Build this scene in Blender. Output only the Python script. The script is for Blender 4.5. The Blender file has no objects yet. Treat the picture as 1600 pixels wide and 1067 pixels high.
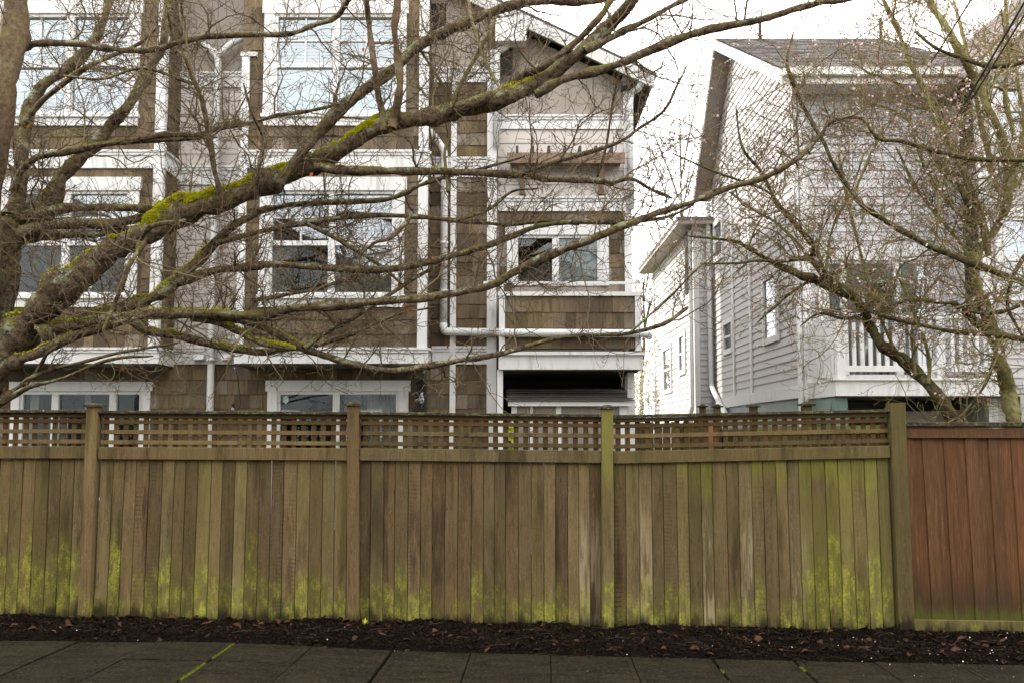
import bpy, math, random
import numpy as np
from mathutils import Vector, Matrix

random.seed(11)
rng = np.random.default_rng(5)
scn = bpy.context.scene
COL = scn.collection
R = math.radians

# ------------------------------------------------------------------ camera
FPX, CX, CY = 1600.0, 800.0, 533.5
PITCH = math.atan(146.5 / 1600)
CAMZ = 1.7
cam = bpy.data.cameras.new('camera')
cam.sensor_width = 36.0
cam.lens = 36.0
cam.clip_start = 0.1
cam.clip_end = 900
camo = bpy.data.objects.new('camera', cam)
COL.objects.link(camo)
camo.location = (0, 0, CAMZ)
camo.rotation_euler = (R(90) + PITCH, 0, 0)
scn.camera = camo

# ------------------------------------------------------------------ sky, sun, exposure
SUN = Vector((-0.74, 0.46, 0.52)).normalized()          # towards the sun
w = bpy.data.worlds.new('World')
scn.world = w
w.use_nodes = True
wn = w.node_tree
wn.nodes.clear()
sky = wn.nodes.new('ShaderNodeTexSky')
sky.sky_type = 'NISHITA'
sky.sun_disc = False
sky.sun_elevation = math.asin(SUN.z)
sky.sun_rotation = math.atan2(SUN.x, SUN.y) % (2 * math.pi)
sky.air_density = 1.0
sky.dust_density = 2.0
hs = wn.nodes.new('ShaderNodeHueSaturation')
hs.inputs['Saturation'].default_value = 0.2
wmix = wn.nodes.new('ShaderNodeMix')
wmix.data_type = 'RGBA'
wmix.inputs[0].default_value = 0.8
tc = wn.nodes.new('ShaderNodeTexCoord')
cl = wn.nodes.new('ShaderNodeTexNoise')
cl.inputs['Scale'].default_value = 1.6
cl.inputs['Detail'].default_value = 2
cr = wn.nodes.new('ShaderNodeValToRGB')
cr.color_ramp.elements[0].position = 0.3
cr.color_ramp.elements[0].color = (11.2, 11.1, 11.0, 1)
cr.color_ramp.elements[1].position = 0.75
cr.color_ramp.elements[1].color = (15.2, 14.9, 14.5, 1)
bg = wn.nodes.new('ShaderNodeBackground')
bg.inputs[1].default_value = 0.15
wo = wn.nodes.new('ShaderNodeOutputWorld')
L = wn.links.new
L(sky.outputs[0], hs.inputs['Color'])
L(tc.outputs['Generated'], cl.inputs['Vector'])
L(cl.outputs['Fac'], cr.inputs[0])
L(hs.outputs[0], wmix.inputs[6])
L(cr.outputs[0], wmix.inputs[7])
L(wmix.outputs[2], bg.inputs[0])
L(bg.outputs[0], wo.inputs[0])
sl = bpy.data.lights.new('sun', 'SUN')
sl.energy = 3.4
sl.angle = R(2.5)
sl.color = (1.0, 0.95, 0.88)
so = bpy.data.objects.new('sun', sl)
COL.objects.link(so)
so.rotation_euler = SUN.to_track_quat('Z', 'Y').to_euler()
so.location = (-20, 15, 25)
vs = scn.view_settings
vs.view_transform = 'Standard'
vs.look = 'None'
vs.exposure = 1.0
vs.gamma = 1.0
vs.use_curve_mapping = False
scn.cycles.max_bounces = 4
scn.cycles.diffuse_bounces = 2
scn.cycles.transparent_max_bounces = 8
scn.cycles.use_denoising = True
scn.cycles.use_adaptive_sampling = True
scn.cycles.adaptive_threshold = 0.02
scn.cycles.adaptive_min_samples = 12

# ------------------------------------------------------------------ measuring helpers
_cp, _sp = math.cos(PITCH), math.sin(PITCH)
def U(px, py, Y):
    """the point at distance Y that the photograph shows at (px, py)"""
    a = (px - CX) / FPX
    b = (CY - py) / FPX
    t = Y / (_cp - b * _sp)
    return Vector((a * t, Y, CAMZ + (b * _cp + _sp) * t))
def X(px, Y, py=400):
    return U(px, py, Y).x
def Z(py, Y):
    return U(CX, py, Y).z
def ground_z(x):
    return -0.016 * max(-40, min(40, x))

# ------------------------------------------------------------------ object helpers
def tag(o, label=None, cat=None, group=None, kind=None):
    if label: o['label'] = label
    if cat: o['category'] = cat
    if group: o['group'] = group
    if kind: o['kind'] = kind
    return o
def empty(name, loc, label, cat, group=None):
    o = bpy.data.objects.new(name, None)
    o.empty_display_size = 0.2
    COL.objects.link(o)
    o.location = loc
    return tag(o, label, cat, group)
def world_loc(o):
    v = Vector(o.location)
    p = o.parent
    if p is not None:
        v = v + o.matrix_parent_inverse.translation + world_loc(p)
    return v
def link(name, me, parent=None, kind=None):
    o = bpy.data.objects.new(name, me)
    COL.objects.link(o)
    if parent is not None:
        o.parent = parent
        o.matrix_parent_inverse = Matrix.Translation(-world_loc(parent))
    if kind: o['kind'] = kind
    return o
class MB:
    def __init__(self):
        self.v, self.f = [], []
    def poly(self, pts, faces):
        n = len(self.v)
        self.v.extend([tuple(p) for p in pts])
        self.f.extend([tuple(i + n for i in f) for f in faces])
        return self
    def box(self, x0, x1, y0, y1, z0, z1):
        if x0 > x1: x0, x1 = x1, x0
        if y0 > y1: y0, y1 = y1, y0
        if z0 > z1: z0, z1 = z1, z0
        return self.poly([(x0,y0,z0),(x1,y0,z0),(x1,y1,z0),(x0,y1,z0),(x0,y0,z1),(x1,y0,z1),(x1,y1,z1),(x0,y1,z1)],
                  [(0,3,2,1),(4,5,6,7),(0,1,5,4),(1,2,6,5),(2,3,7,6),(3,0,4,7)])
    def prism(self, prof, e):
        """closed profile of 3D points swept by vector e"""
        n = len(prof)
        e = Vector(e)
        pts = [Vector(p) for p in prof] + [Vector(p) + e for p in prof]
        return self.poly(pts, [tuple(range(n))[::-1], tuple(range(n, 2*n))] + [(i, (i+1) % n, n + (i+1) % n, n + i) for i in range(n)])
    def tube(self, pts, radii, n=8, cap=True):
        pts = [Vector(p) for p in pts]
        if not hasattr(radii, '__len__'): radii = [radii] * len(pts)
        base = len(self.v)
        ref = None
        for i, p in enumerate(pts):
            d = (pts[min(i+1, len(pts)-1)] - pts[max(i-1, 0)]).normalized()
            if ref is None:
                ref = d.orthogonal()
            ref = (ref - d * ref.dot(d)).normalized()
            s = d.cross(ref)
            for k in range(n):
                a = 2 * math.pi * k / n
                self.v.append(tuple(p + (ref * math.cos(a) + s * math.sin(a)) * radii[i]))
        for i in range(len(pts) - 1):
            for k in range(n):
                k2 = (k + 1) % n
                self.f.append((base + i*n + k, base + i*n + k2, base + (i+1)*n + k2, base + (i+1)*n + k))
        if cap:
            self.f.append(tuple(base + k for k in range(n))[::-1])
            self.f.append(tuple(base + (len(pts)-1)*n + k for k in range(n)))
        return self
    def mesh(self, name, mat, smooth=False):
        me = bpy.data.meshes.new(name)
        me.from_pydata(self.v, [], self.f)
        me.materials.append(mat)
        if smooth:
            me.polygons.foreach_set('use_smooth', [True] * len(me.polygons))
        return me
    def build(self, name, mat, parent=None, smooth=False, kind=None):
        return link(name, self.mesh(name, mat, smooth), parent, kind)
def box(name, mat, parent, x0, x1, y0, y1, z0, z1, kind=None):
    return MB().box(x0, x1, y0, y1, z0, z1).build(name, mat, parent, kind=kind)
def numpy_mesh(name, verts, faces, mat, parent=None, smooth=False, kind=None):
    """faces: (n,3) or (n,4) int array"""
    me = bpy.data.meshes.new(name)
    k = faces.shape[1]
    me.vertices.add(len(verts))
    me.vertices.foreach_set('co', np.ascontiguousarray(verts, dtype=np.float32).ravel())
    me.loops.add(len(faces) * k)
    me.loops.foreach_set('vertex_index', np.ascontiguousarray(faces, dtype=np.int32).ravel())
    me.polygons.add(len(faces))
    me.polygons.foreach_set('loop_start', np.arange(0, len(faces) * k, k, dtype=np.int32))
    me.polygons.foreach_set('loop_total', np.full(len(faces), k, dtype=np.int32))
    me.update(calc_edges=True)
    me.validate()
    me.materials.append(mat)
    if smooth:
        me.polygons.foreach_set('use_smooth', [True] * len(me.polygons))
    return link(name, me, parent, kind)

# ------------------------------------------------------------------ materials
class Mat:
    def __init__(self, name, rough=0.7, spec=0.3):
        self.m = bpy.data.materials.new(name)
        self.m.use_nodes = True
        self.nt = self.m.node_tree
        self.b = self.nt.nodes['Principled BSDF']
        self.b.inputs['Roughness'].default_value = rough
        self.b.inputs['Specular IOR Level'].default_value = spec
    def n(self, t, **kw):
        nd = self.nt.nodes.new('ShaderNode' + t)
        for k, v in kw.items(): setattr(nd, k, v)
        return nd
    def l(self, a, b):
        self.nt.links.new(a, b)
    def set(self, sock, v):
        if isinstance(v, bpy.types.NodeSocket): self.l(v, sock)
        else:
            if isinstance(v, tuple) and len(v) == 3 and sock.type == 'RGBA': v = (*v, 1)
            sock.default_value = v
    def pos(self):
        return self.n('NewGeometry').outputs['Position']
    def normal(self):
        return self.n('NewGeometry').outputs['Normal']
    def obj(self):
        return self.n('TexCoord').outputs['Object']
    def rnd(self):
        a = self.n('ObjectInfo').outputs['Random']
        b = self.n('NewGeometry').outputs['Random Per Island']
        return self.math('FRACT', self.math('ADD', a, self.math('MULTIPLY', b, 7.31)))
    def ocol(self):
        s = self.n('SeparateColor')
        self.l(self.n('ObjectInfo').outputs['Color'], s.inputs[0])
        return s.outputs
    def math(self, op, a, b=0.0, c=0.0, clamp=False):
        nd = self.n('Math', operation=op, use_clamp=clamp)
        self.set(nd.inputs[0], a); self.set(nd.inputs[1], b); self.set(nd.inputs[2], c)
        return nd.outputs[0]
    def mapr(self, v, a, b, c=0.0, d=1.0):
        nd = self.n('MapRange', interpolation_type='SMOOTHSTEP')
        for i, q in enumerate((v, a, b, c, d)): self.set(nd.inputs[i], q)
        return nd.outputs[0]
    def vmul(self, v, s, off=None):
        nd = self.n('VectorMath', operation='MULTIPLY')
        self.set(nd.inputs[0], v); nd.inputs[1].default_value = s
        o = nd.outputs[0]
        if off is not None:
            cx = self.n('CombineXYZ')
            for i in range(3): self.set(cx.inputs[i], off)
            ad = self.n('VectorMath', operation='ADD')
            self.l(o, ad.inputs[0]); self.l(cx.outputs[0], ad.inputs[1])
            o = ad.outputs[0]
        return o
    def sep(self, v):
        s = self.n('SeparateXYZ'); self.l(v, s.inputs[0]); return s.outputs
    def noise(self, v, scale=1.0, detail=4, rough=0.55, dist=0.0):
        nd = self.n('TexNoise')
        self.l(v, nd.inputs['Vector'])
        nd.inputs['Scale'].default_value = scale
        nd.inputs['Detail'].default_value = detail
        nd.inputs['Roughness'].default_value = rough
        nd.inputs['Distortion'].default_value = dist
        return nd.outputs['Fac']
    def mix(self, f, a, b, mode='MIX'):
        nd = self.n('Mix', data_type='RGBA', blend_type=mode)
        self.set(nd.inputs[0], f); self.set(nd.inputs[6], a); self.set(nd.inputs[7], b)
        return nd.outputs[2]
    def ramp(self, v, stops):
        nd = self.n('ValToRGB')
        e = nd.color_ramp.elements
        while len(e) < len(stops): e.new(0.5)
        for i, (p, c) in enumerate(stops):
            e[i].position = p; e[i].color = (*c, 1)
        self.l(v, nd.inputs[0])
        return nd.outputs[0]
    def bump(self, h, strength=0.3, dist=0.01, prev=None):
        nd = self.n('Bump')
        nd.inputs['Strength'].default_value = strength
        nd.inputs['Distance'].default_value = dist
        self.l(h, nd.inputs['Height'])
        if prev is not None: self.l(prev, nd.inputs['Normal'])
        self.l(nd.outputs[0], self.b.inputs['Normal'])
        return nd.outputs[0]
    def color(self, c):
        self.set(self.b.inputs['Base Color'], c)
        return self
def lin(r, g, b):
    f = lambda c: (c/255/12.92) if c/255 <= 0.04045 else ((c/255 + 0.055)/1.055) ** 2.4
    return (f(r), f(g), f(b))

def paint_mat(name, col, var=0.08, dirt=0.25, dirtcol=(0.20, 0.18, 0.14), rough=0.55, grain=0.15):
    m = Mat(name, rough, 0.35)
    p = m.pos()
    r = m.rnd()
    n1 = m.noise(m.vmul(p, (1.2, 1.2, 0.6), m.math('MULTIPLY', r, 40)), 1.5, 5)
    n2 = m.noise(m.vmul(p, (14, 14, 3)), 1.0, 4)
    c = m.mix(m.mapr(n1, 0.3, 0.75), tuple(x * (1 - var) for x in col), tuple(min(0.85, x * (1 + var)) for x in col))
    c = m.mix(m.math('MULTIPLY', m.mapr(m.math('MULTIPLY', n1, n2), 0.24, 0.45), dirt), c, dirtcol)
    c = m.mix(m.math('MULTIPLY', r, 0.14), c, tuple(x * 0.72 for x in col))
    m.color(c)
    m.bump(n2, grain, 0.004)
    return m.m
WHITE = paint_mat('white_trim_paint', (0.72, 0.71, 0.70), 0.05, 0.5)
RAKE = paint_mat('weathered_rake_paint', (0.58, 0.57, 0.56), 0.04, 0.25)
CREAM = paint_mat('pale_rake_paint', (0.74, 0.72, 0.67), 0.04, 0.25)
BEIGE = paint_mat('beige_lap_paint', (0.56, 0.51, 0.47), 0.06, 0.15)
TAUPE = paint_mat('taupe_batten_paint', (0.31, 0.265, 0.225), 0.06, 0.15)
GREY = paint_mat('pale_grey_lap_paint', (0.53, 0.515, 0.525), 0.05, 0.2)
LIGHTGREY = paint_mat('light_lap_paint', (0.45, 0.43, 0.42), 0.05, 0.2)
TEAL = paint_mat('teal_lap_paint', (0.13, 0.19, 0.165), 0.08, 0.15)
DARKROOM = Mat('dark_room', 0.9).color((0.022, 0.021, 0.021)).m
BLIND = paint_mat('pale_blue_roller_blind', (0.50, 0.58, 0.61), 0.05, 0.0)
SHADE = paint_mat('white_window_shade', (0.74, 0.80, 0.80), 0.03, 0.0)
CURTAIN = paint_mat('cream_curtain', (0.62, 0.55, 0.47), 0.1, 0.0)
GREYBLIND = paint_mat('grey_slatted_blind', (0.40, 0.415, 0.45), 0.05, 0.0)
PIPE = paint_mat('white_pipe_enamel', (0.70, 0.70, 0.69), 0.03, 0.2, rough=0.35)
BLACK = Mat('black_metal', 0.45, 0.5).color((0.012, 0.012, 0.013)).m
CABLE = Mat('black_cable_sheath', 0.6, 0.3).color((0.015, 0.015, 0.016)).m
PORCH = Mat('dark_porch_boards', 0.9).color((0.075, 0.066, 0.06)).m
STAINED = None

def glass_mat(name, tint=(0.86, 0.9, 0.9), refl=0.13):
    m = bpy.data.materials.new(name)
    m.use_nodes = True
    nt = m.node_tree
    nt.nodes.clear()
    t = nt.nodes.new('ShaderNodeBsdfTransparent'); t.inputs[0].default_value = (*tint, 1)
    g = nt.nodes.new('ShaderNodeBsdfGlossy'); g.inputs['Roughness'].default_value = 0.015
    g.inputs['Color'].default_value = (0.92, 0.96, 1.0, 1)
    tcn = nt.nodes.new('ShaderNodeTexCoord')
    nz = nt.nodes.new('ShaderNodeTexNoise'); nz.inputs['Scale'].default_value = 1.3
    bp = nt.nodes.new('ShaderNodeBump'); bp.inputs['Strength'].default_value = 0.04; bp.inputs['Distance'].default_value = 0.02
    lw = nt.nodes.new('ShaderNodeFresnel'); lw.inputs[0].default_value = 1.5
    ad = nt.nodes.new('ShaderNodeMath'); ad.operation = 'ADD'; ad.use_clamp = True; ad.inputs[1].default_value = refl
    mx = nt.nodes.new('ShaderNodeMixShader')
    o = nt.nodes.new('ShaderNodeOutputMaterial')
    l = nt.links.new
    l(tcn.outputs['Object'], nz.inputs['Vector']); l(nz.outputs['Fac'], bp.inputs['Height']); l(bp.outputs[0], g.inputs['Normal'])
    l(lw.outputs[0], ad.inputs[0]); l(ad.outputs[0], mx.inputs[0]); l(t.outputs[0], mx.inputs[1]); l(g.outputs[0], mx.inputs[2]); l(mx.outputs[0], o.inputs[0])
    return m
GLASS = glass_mat('window_glass')
GLASS_OPEN = glass_mat('screen_glass', (0.8, 0.82, 0.82), 0.0)
GLASS_LOW = glass_mat('door_glass', refl=0.05)
BULB = glass_mat('bulb_glass', (0.9, 0.9, 0.9), 0.15)

def shingle_mat():
    m = Mat('weathered_cedar_shingle', 0.85, 0.15)
    p = m.pos(); r = m.rnd()
    g = m.noise(m.vmul(p, (38, 38, 2.2), m.math('MULTIPLY', r, 50)), 1, 5, 0.65)
    st = m.noise(m.vmul(p, (2.2, 2.2, 0.7)), 1, 4)
    c = m.ramp(r, [(0.0, lin(88, 74, 58)), (0.3, lin(116, 100, 76)), (0.55, lin(132, 113, 88)), (0.78, lin(108, 97, 82)), (0.92, lin(124, 110, 92)), (1.0, lin(160, 148, 136))])
    c = m.mix(m.mapr(g, 0.35, 0.72), m.mix(0.4, c, (0.05, 0.04, 0.03)), c)
    c = m.mix(m.math('MULTIPLY', m.mapr(st, 0.46, 0.68), 0.65), c, lin(72, 61, 51))
    c = m.mix(m.mapr(m.noise(m.vmul(p, (16, 16, 1.6), m.math('MULTIPLY', r, 20)), 1, 4), 0.55, 0.7, 0, 0.5), c, lin(62, 52, 44))
    c = m.mix(m.math('MULTIPLY', m.mapr(m.noise(p, 1.1, 4), 0.52, 0.75), 0.3), c, lin(120, 110, 58))
    m.color(c); m.bump(g, 0.5, 0.006)
    return m.m
SHINGLE = shingle_mat()

def fence_mat():
    m = Mat('weathered_mossy_cedar', 0.82, 0.2)
    p = m.pos(); r = m.n('ObjectInfo').outputs['Random']
    oc = m.ocol()
    off = m.math('MULTIPLY', r, 60)
    x, y, z = m.sep(p)[:3]
    gr = m.noise(m.vmul(p, (95, 95, 2.4), off), 1, 6, 0.7, 0.5)
    grf = m.noise(m.vmul(p, (190, 190, 5), off), 1, 4, 0.7)
    blot = m.noise(m.vmul(p, (6, 6, 1.6), off), 1, 5, 0.6)
    blot2 = m.noise(m.vmul(p, (1.7, 1.7, 0.9)), 1, 5, 0.6)
    # wood, red to grey brown from board to board
    c = m.ramp(r, [(0.0, lin(112, 97, 66)), (0.25, lin(122, 103, 71)), (0.5, lin(126, 99, 72)), (0.75, lin(118, 106, 80)), (1.0, lin(128, 110, 76))])
    c = m.mix(m.math('MULTIPLY', m.mapr(gr, 0.34, 0.66), 0.9), m.mix(0.36, c, (0.03, 0.02, 0.012)), m.mix(0.08, c, lin(190, 170, 140)))
    fleck = m.noise(m.vmul(p, (150, 150, 34), off), 1, 4, 0.75)
    c = m.mix(m.mapr(fleck, 0.56, 0.70, 0, 0.5), c, lin(190, 178, 150))
    c = m.mix(m.mapr(m.noise(m.vmul(p, (120, 120, 9), off), 1, 5, 0.75), 0.52, 0.68, 0, 0.8), c, lin(52, 39, 26))
    peel = m.noise(m.vmul(p, (42, 42, 7), off), 1, 6, 0.72, 1.6)
    c = m.mix(m.math('MULTIPLY', m.mapr(peel, 0.57, 0.66), m.mapr(blot, 0.40, 0.62, 0, 0.45)), c, lin(172, 158, 134))
    c = m.mix(m.math('MULTIPLY', m.mapr(blot, 0.42, 0.72), 0.55), c, lin(82, 66, 47))
    c = m.mix(m.mapr(m.noise(m.vmul(p, (20, 20, 1.1), off), 1, 5, 0.6), 0.5, 0.7, 0, 0.4), c, lin(134, 124, 98))
    # knots
    kn = m.n('TexVoronoi'); m.l(m.vmul(p, (9, 9, 2.6), off), kn.inputs['Vector']); kn.inputs['Scale'].default_value = 0.8
    c = m.mix(m.mapr(kn.outputs['Distance'], 0.07, 0.02, 0, 0.75), c, lin(48, 34, 24))
    # pale bleached scuffs low on the boards
    bl = m.noise(m.vmul(p, (26, 26, 4), off), 1, 5, 0.7, 1.2)
    lowmask = m.mapr(z, 1.25, 0.35)
    c = m.mix(m.math('MULTIPLY', m.math('MULTIPLY', m.mapr(bl, 0.56, 0.66), lowmask), m.mapr(blot2, 0.42, 0.62, 0, 0.6)), c, lin(165, 150, 128))
    bleach = m.math('SUBTRACT', 1.0, m.n('ObjectInfo').outputs['Alpha'])
    bleach = m.math('MULTIPLY', bleach, m.mapr(m.math('ADD', z, m.math('MULTIPLY', m.noise(m.vmul(p, (7, 7, 1.5), off), 1, 4), 0.9)), 1.75, 1.1))
    c = m.mix(m.math('MULTIPLY', bleach, m.mapr(m.noise(m.vmul(p, (34, 34, 2.2), off), 1, 5, 0.65, 1.0), 0.42, 0.58)), c, lin(196, 184, 162))
    stain = m.noise(m.vmul(p, (6.5, 6.5, 0.8), off), 1, 6, 0.66)
    c = m.mix(m.math('MULTIPLY', m.mapr(stain, 0.50, 0.66), m.mapr(gr, 0.3, 0.6, 0.4, 0.9)), c, lin(52, 40, 28))
    # rough-sawn bars on a few boards
    saw = m.math('SINE', m.math('MULTIPLY', m.math('ADD', z, m.math('MULTIPLY', blot2, 0.05)), m.math('ADD', 120, m.math('MULTIPLY', r, 90))))
    sawon = m.math('GREATER_THAN', m.math('FRACT', m.math('MULTIPLY', r, 17.3)), 0.9)
    sm_ = m.math('MULTIPLY', m.math('MULTIPLY', m.mapr(saw, 0.2, 0.8), sawon), m.mapr(m.noise(m.vmul(p, (9, 9, 2.2), off), 1, 3), 0.42, 0.66, 0, 0.5))
    c = m.mix(sm_, c, lin(52, 42, 28))
    # green algae film
    film = m.math('MULTIPLY', oc[1], m.mapr(m.math('ADD', m.math('MULTIPLY', blot2, 0.7), m.math('MULTIPLY', blot, 0.5)), 0.38, 0.74))
    film = m.math('MULTIPLY', film, m.mapr(grf, 0.34, 0.66, 0.35, 1.0), 0.0, True)
    c = m.mix(m.math('MULTIPLY', film, 0.82), c, lin(124, 120, 64))
    # one edge of some boards stays greener
    # bright moss growing up from the soil
    edge = m.math('ADD', m.math('MULTIPLY', blot, 0.95), m.math('MULTIPLY', blot2, 0.5))
    edge = m.math('ADD', edge, m.math('SUBTRACT', m.math('MULTIPLY', m.math('FRACT', m.math('MULTIPLY', r, 5.7)), 0.6), 0.30))
    hmax = m.math('MULTIPLY', m.math('MULTIPLY', edge, oc[0]), 0.70)
    zz = m.math('ADD', z, m.math('MULTIPLY', x, 0.016))
    base = m.mapr(m.math('SUBTRACT', hmax, zz), -0.10, 0.20)
    base = m.math('MULTIPLY', base, m.mapr(grf, 0.34, 0.60, 0.15, 1.0))
    spk = m.noise(p, 55, 3, 0.7)
    patch = m.noise(m.vmul(p, (14, 14, 7), off), 1, 4, 0.65)
    base = m.math('MULTIPLY', base, m.mapr(spk, 0.36, 0.60, 0.2, 1.0))
    base = m.math('MULTIPLY', base, m.mapr(patch, 0.36, 0.56, 0.3, 1.0))
    c = m.mix(m.math('MULTIPLY', base, 0.9), c, m.mix(m.mapr(patch, 0.42, 0.66), lin(118, 136, 24), lin(188, 194, 72)))
    # patches under the rail
    tp = m.math('MULTIPLY', m.mapr(m.math('ADD', zz, m.math('MULTIPLY', m.math('SUBTRACT', blot, 0.5), 1.1)), 1.18, 1.5), oc[2])
    tp = m.math('MULTIPLY', tp, m.mapr(grf, 0.34, 0.62, 0.2, 1.0))
    c = m.mix(m.math('MULTIPLY', tp, 0.75), c, lin(134, 144, 48))
    # wet dark foot where the boards stand in soil
    wet = m.mapr(m.math('ADD', zz, m.math('MULTIPLY', m.math('SUBTRACT', blot, 0.5), 0.55)), 0.15, 0.02, 0, 0.9)
    c = m.mix(wet, c, lin(40, 32, 22))
    c = m.mix(1.0, c, m.mix(m.math('FRACT', m.math('MULTIPLY', r, 3.3)), (0.44, 0.40, 0.345), (0.86, 0.81, 0.72)), 'MULTIPLY')
    m.color(c)
    b1 = m.bump(gr, 0.5, 0.004)
    m.bump(spk, 0.15, 0.003, b1)
    return m.m
FENCE = fence_mat()

def redfence_mat():
    m = Mat('red_brown_stained_cedar', 0.7, 0.25)
    p = m.pos(); r = m.n('ObjectInfo').outputs['Random']
    off = m.math('MULTIPLY', r, 60)
    x, y, z = m.sep(p)[:3]
    gr = m.noise(m.vmul(p, (55, 55, 1.5), off), 1, 6, 0.65, 0.6)
    blot = m.noise(m.vmul(p, (5, 5, 1.5), off), 1, 5, 0.6)
    grf = m.noise(m.vmul(p, (190, 190, 5), off), 1, 4, 0.7)
    c = m.ramp(r, [(0.0, lin(116, 76, 46)), (0.5, lin(128, 84, 52)), (1.0, lin(108, 76, 50))])
    c = m.mix(m.mapr(gr, 0.36, 0.66), m.mix(0.5, c, (0.03, 0.018, 0.012)), c)
    c = m.mix(m.mapr(grf, 0.54, 0.68, 0, 0.55), c, lin(176, 130, 94))
    wv = m.n('TexWave', wave_type='BANDS', bands_direction='X'); m.l(m.vmul(p, (1, 1, 0.10), off), wv.inputs['Vector'])
    wv.inputs['Scale'].default_value = 22; wv.inputs['Distortion'].default_value = 7; wv.inputs['Detail'].default_value = 3; wv.inputs['Detail Scale'].default_value = 1.2
    c = m.mix(m.math('MULTIPLY', m.mapr(wv.outputs['Fac'], 0.55, 0.95, 0, 0.4), m.math('GREATER_THAN', m.math('FRACT', m.math('MULTIPLY', r, 9.1)), 0.5)), c, lin(150, 104, 70))
    c = m.mix(m.mapr(blot, 0.5, 0.75, 0, 0.5), c, lin(72, 52, 36))
    zz = m.math('ADD', z, m.math('MULTIPLY', x, 0.016))
    c = m.mix(m.mapr(m.math('ADD', zz, m.math('MULTIPLY', m.math('SUBTRACT', blot, 0.5), 0.7)), 0.62, 0.2, 0, 0.7), c, lin(62, 50, 32))
    g = m.math('MULTIPLY', m.mapr(m.math('ADD', zz, m.math('MULTIPLY', m.math('SUBTRACT', blot, 0.5), 0.5)), 0.30, 0.15), m.mapr(grf, 0.3, 0.6, 0.2, 0.8))
    c = m.mix(g, c, lin(96, 110, 30))
    c = m.mix(1.0, c, (0.60, 0.57, 0.44), 'MULTIPLY')
    m.color(c); m.bump(gr, 0.4, 0.004)
    return m.m
REDFENCE = redfence_mat()

def capwood_mat():
    m = Mat('dark_wet_cap_wood', 0.8, 0.25)
    p = m.pos()
    n1 = m.noise(m.vmul(p, (4, 20, 20)), 1, 5, 0.65)
    n2 = m.noise(p, 26, 4, 0.7)
    c = m.mix(m.mapr(n1, 0.35, 0.7), lin(34, 28, 20), lin(66, 55, 38))
    up = m.sep(m.normal())[2]
    c = m.mix(m.math('MULTIPLY', m.mapr(n2, 0.5, 0.62), 0.75), c, lin(88, 96, 52))
    c = m.mix(m.math('MULTIPLY', m.mapr(m.noise(p, 60, 2), 0.66, 0.7), 0.6), c, lin(170, 172, 160))
    m.color(c); m.bump(n2, 0.5, 0.006)
    return m.m
CAPWOOD = capwood_mat()

def bark_mat(name, c0, c1, lich=0.6, moss=0.6, mosscol=lin(120, 122, 30), lichcol=lin(134, 138, 112)):
    m = Mat(name, 0.9, 0.12)
    p = m.pos()
    n1 = m.noise(p, 22, 6, 0.7)
    n2 = m.noise(p, 5, 5, 0.65)
    n3 = m.noise(p, 48, 4, 0.7)
    c = m.mix(m.mapr(n1, 0.32, 0.7), c0, c1)
    up = m.sep(m.normal())[2]
    lf = m.math('MULTIPLY', m.mapr(m.math('ADD', m.math('MULTIPLY', n2, 0.7), m.math('MULTIPLY', n3, 0.5)), 0.62, 0.70), m.mapr(up, -0.45, 0.4))
    c = m.mix(m.math('MULTIPLY', lf, lich), c, lichcol)
    n4 = m.noise(p, 3.4, 5, 0.65)
    mf = m.math('MULTIPLY', m.mapr(m.math('ADD', n4, m.math('MULTIPLY', n3, 0.25)), 0.57, 0.72), m.mapr(up, -0.3, 0.6))
    c = m.mix(m.math('MULTIPLY', mf, moss), c, mosscol)
    m.color(c)
    b = m.bump(n1, 0.7, 0.02)
    m.bump(n3, 0.5, 0.006, b)
    return m.m
BARK = bark_mat('mossy_brown_bark', lin(42, 33, 26), lin(108, 91, 71), 0.95, 0.55, lin(106, 102, 36), lin(140, 144, 120))
SMOOTHBARK = bark_mat('smooth_brown_bark', lin(78, 64, 50), lin(116, 97, 77), 0.3, 0.3)
PLUMBARK = bark_mat('olive_plum_bark', lin(46, 39, 28), lin(96, 84, 60), 0.5, 0.5, lin(108, 104, 48))
OLIVEBARK = bark_mat('yellow_green_bark', lin(88, 82, 52), lin(144, 136, 90), 0.4, 0.4, lin(136, 132, 68))

def plain(name, c0, c1, scale=20, rough=0.8, spec=0.12):
    m = Mat(name, rough, spec)
    r = m.rnd()
    n = m.noise(m.pos(), scale, 3)
    m.color(m.mix(m.math('ADD', m.math('MULTIPLY', r, 0.6), m.math('MULTIPLY', n, 0.4)), c0, c1))
    return m.m
LATTICE_SHADED = plain('shaded_brown_lattice_wood', lin(58, 45, 30), lin(88, 72, 46), 30, 0.9, 0.05)  # brown lattice wood, darkened to paint in the shade below the cap rail
DARKTWIG = plain('dark_fallen_twig', lin(34, 26, 20), lin(74, 60, 46), 9)
TWIG = plain('brown_twig_bark', lin(60, 49, 39), lin(126, 110, 84), 9)
TWIGG = plain('olive_twig_bark', lin(82, 73, 48), lin(156, 146, 100), 9)
TWIGFAR = plain('pale_far_twig_bark', lin(110, 96, 88), lin(160, 146, 134), 9)
BUD = plain('red_brown_bud', lin(96, 66, 52), lin(150, 112, 88), 30)
BUDRED = plain('dark_pink_bud', lin(150, 70, 74), lin(196, 130, 128), 30)
PETAL = plain('pale_pink_petal', (0.56, 0.40, 0.42), (0.76, 0.66, 0.67), 20)
MOSSDARK = plain('dark_inner_moss', lin(74, 82, 12), lin(128, 132, 26), 20, 0.95, 0.03)
MOSS = plain('bright_cushion_moss', lin(124, 130, 14), lin(214, 206, 46), 14, 0.9)
LICHEN = plain('grey_green_lichen', lin(108, 116, 92), lin(160, 168, 142), 30, 0.9)
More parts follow.
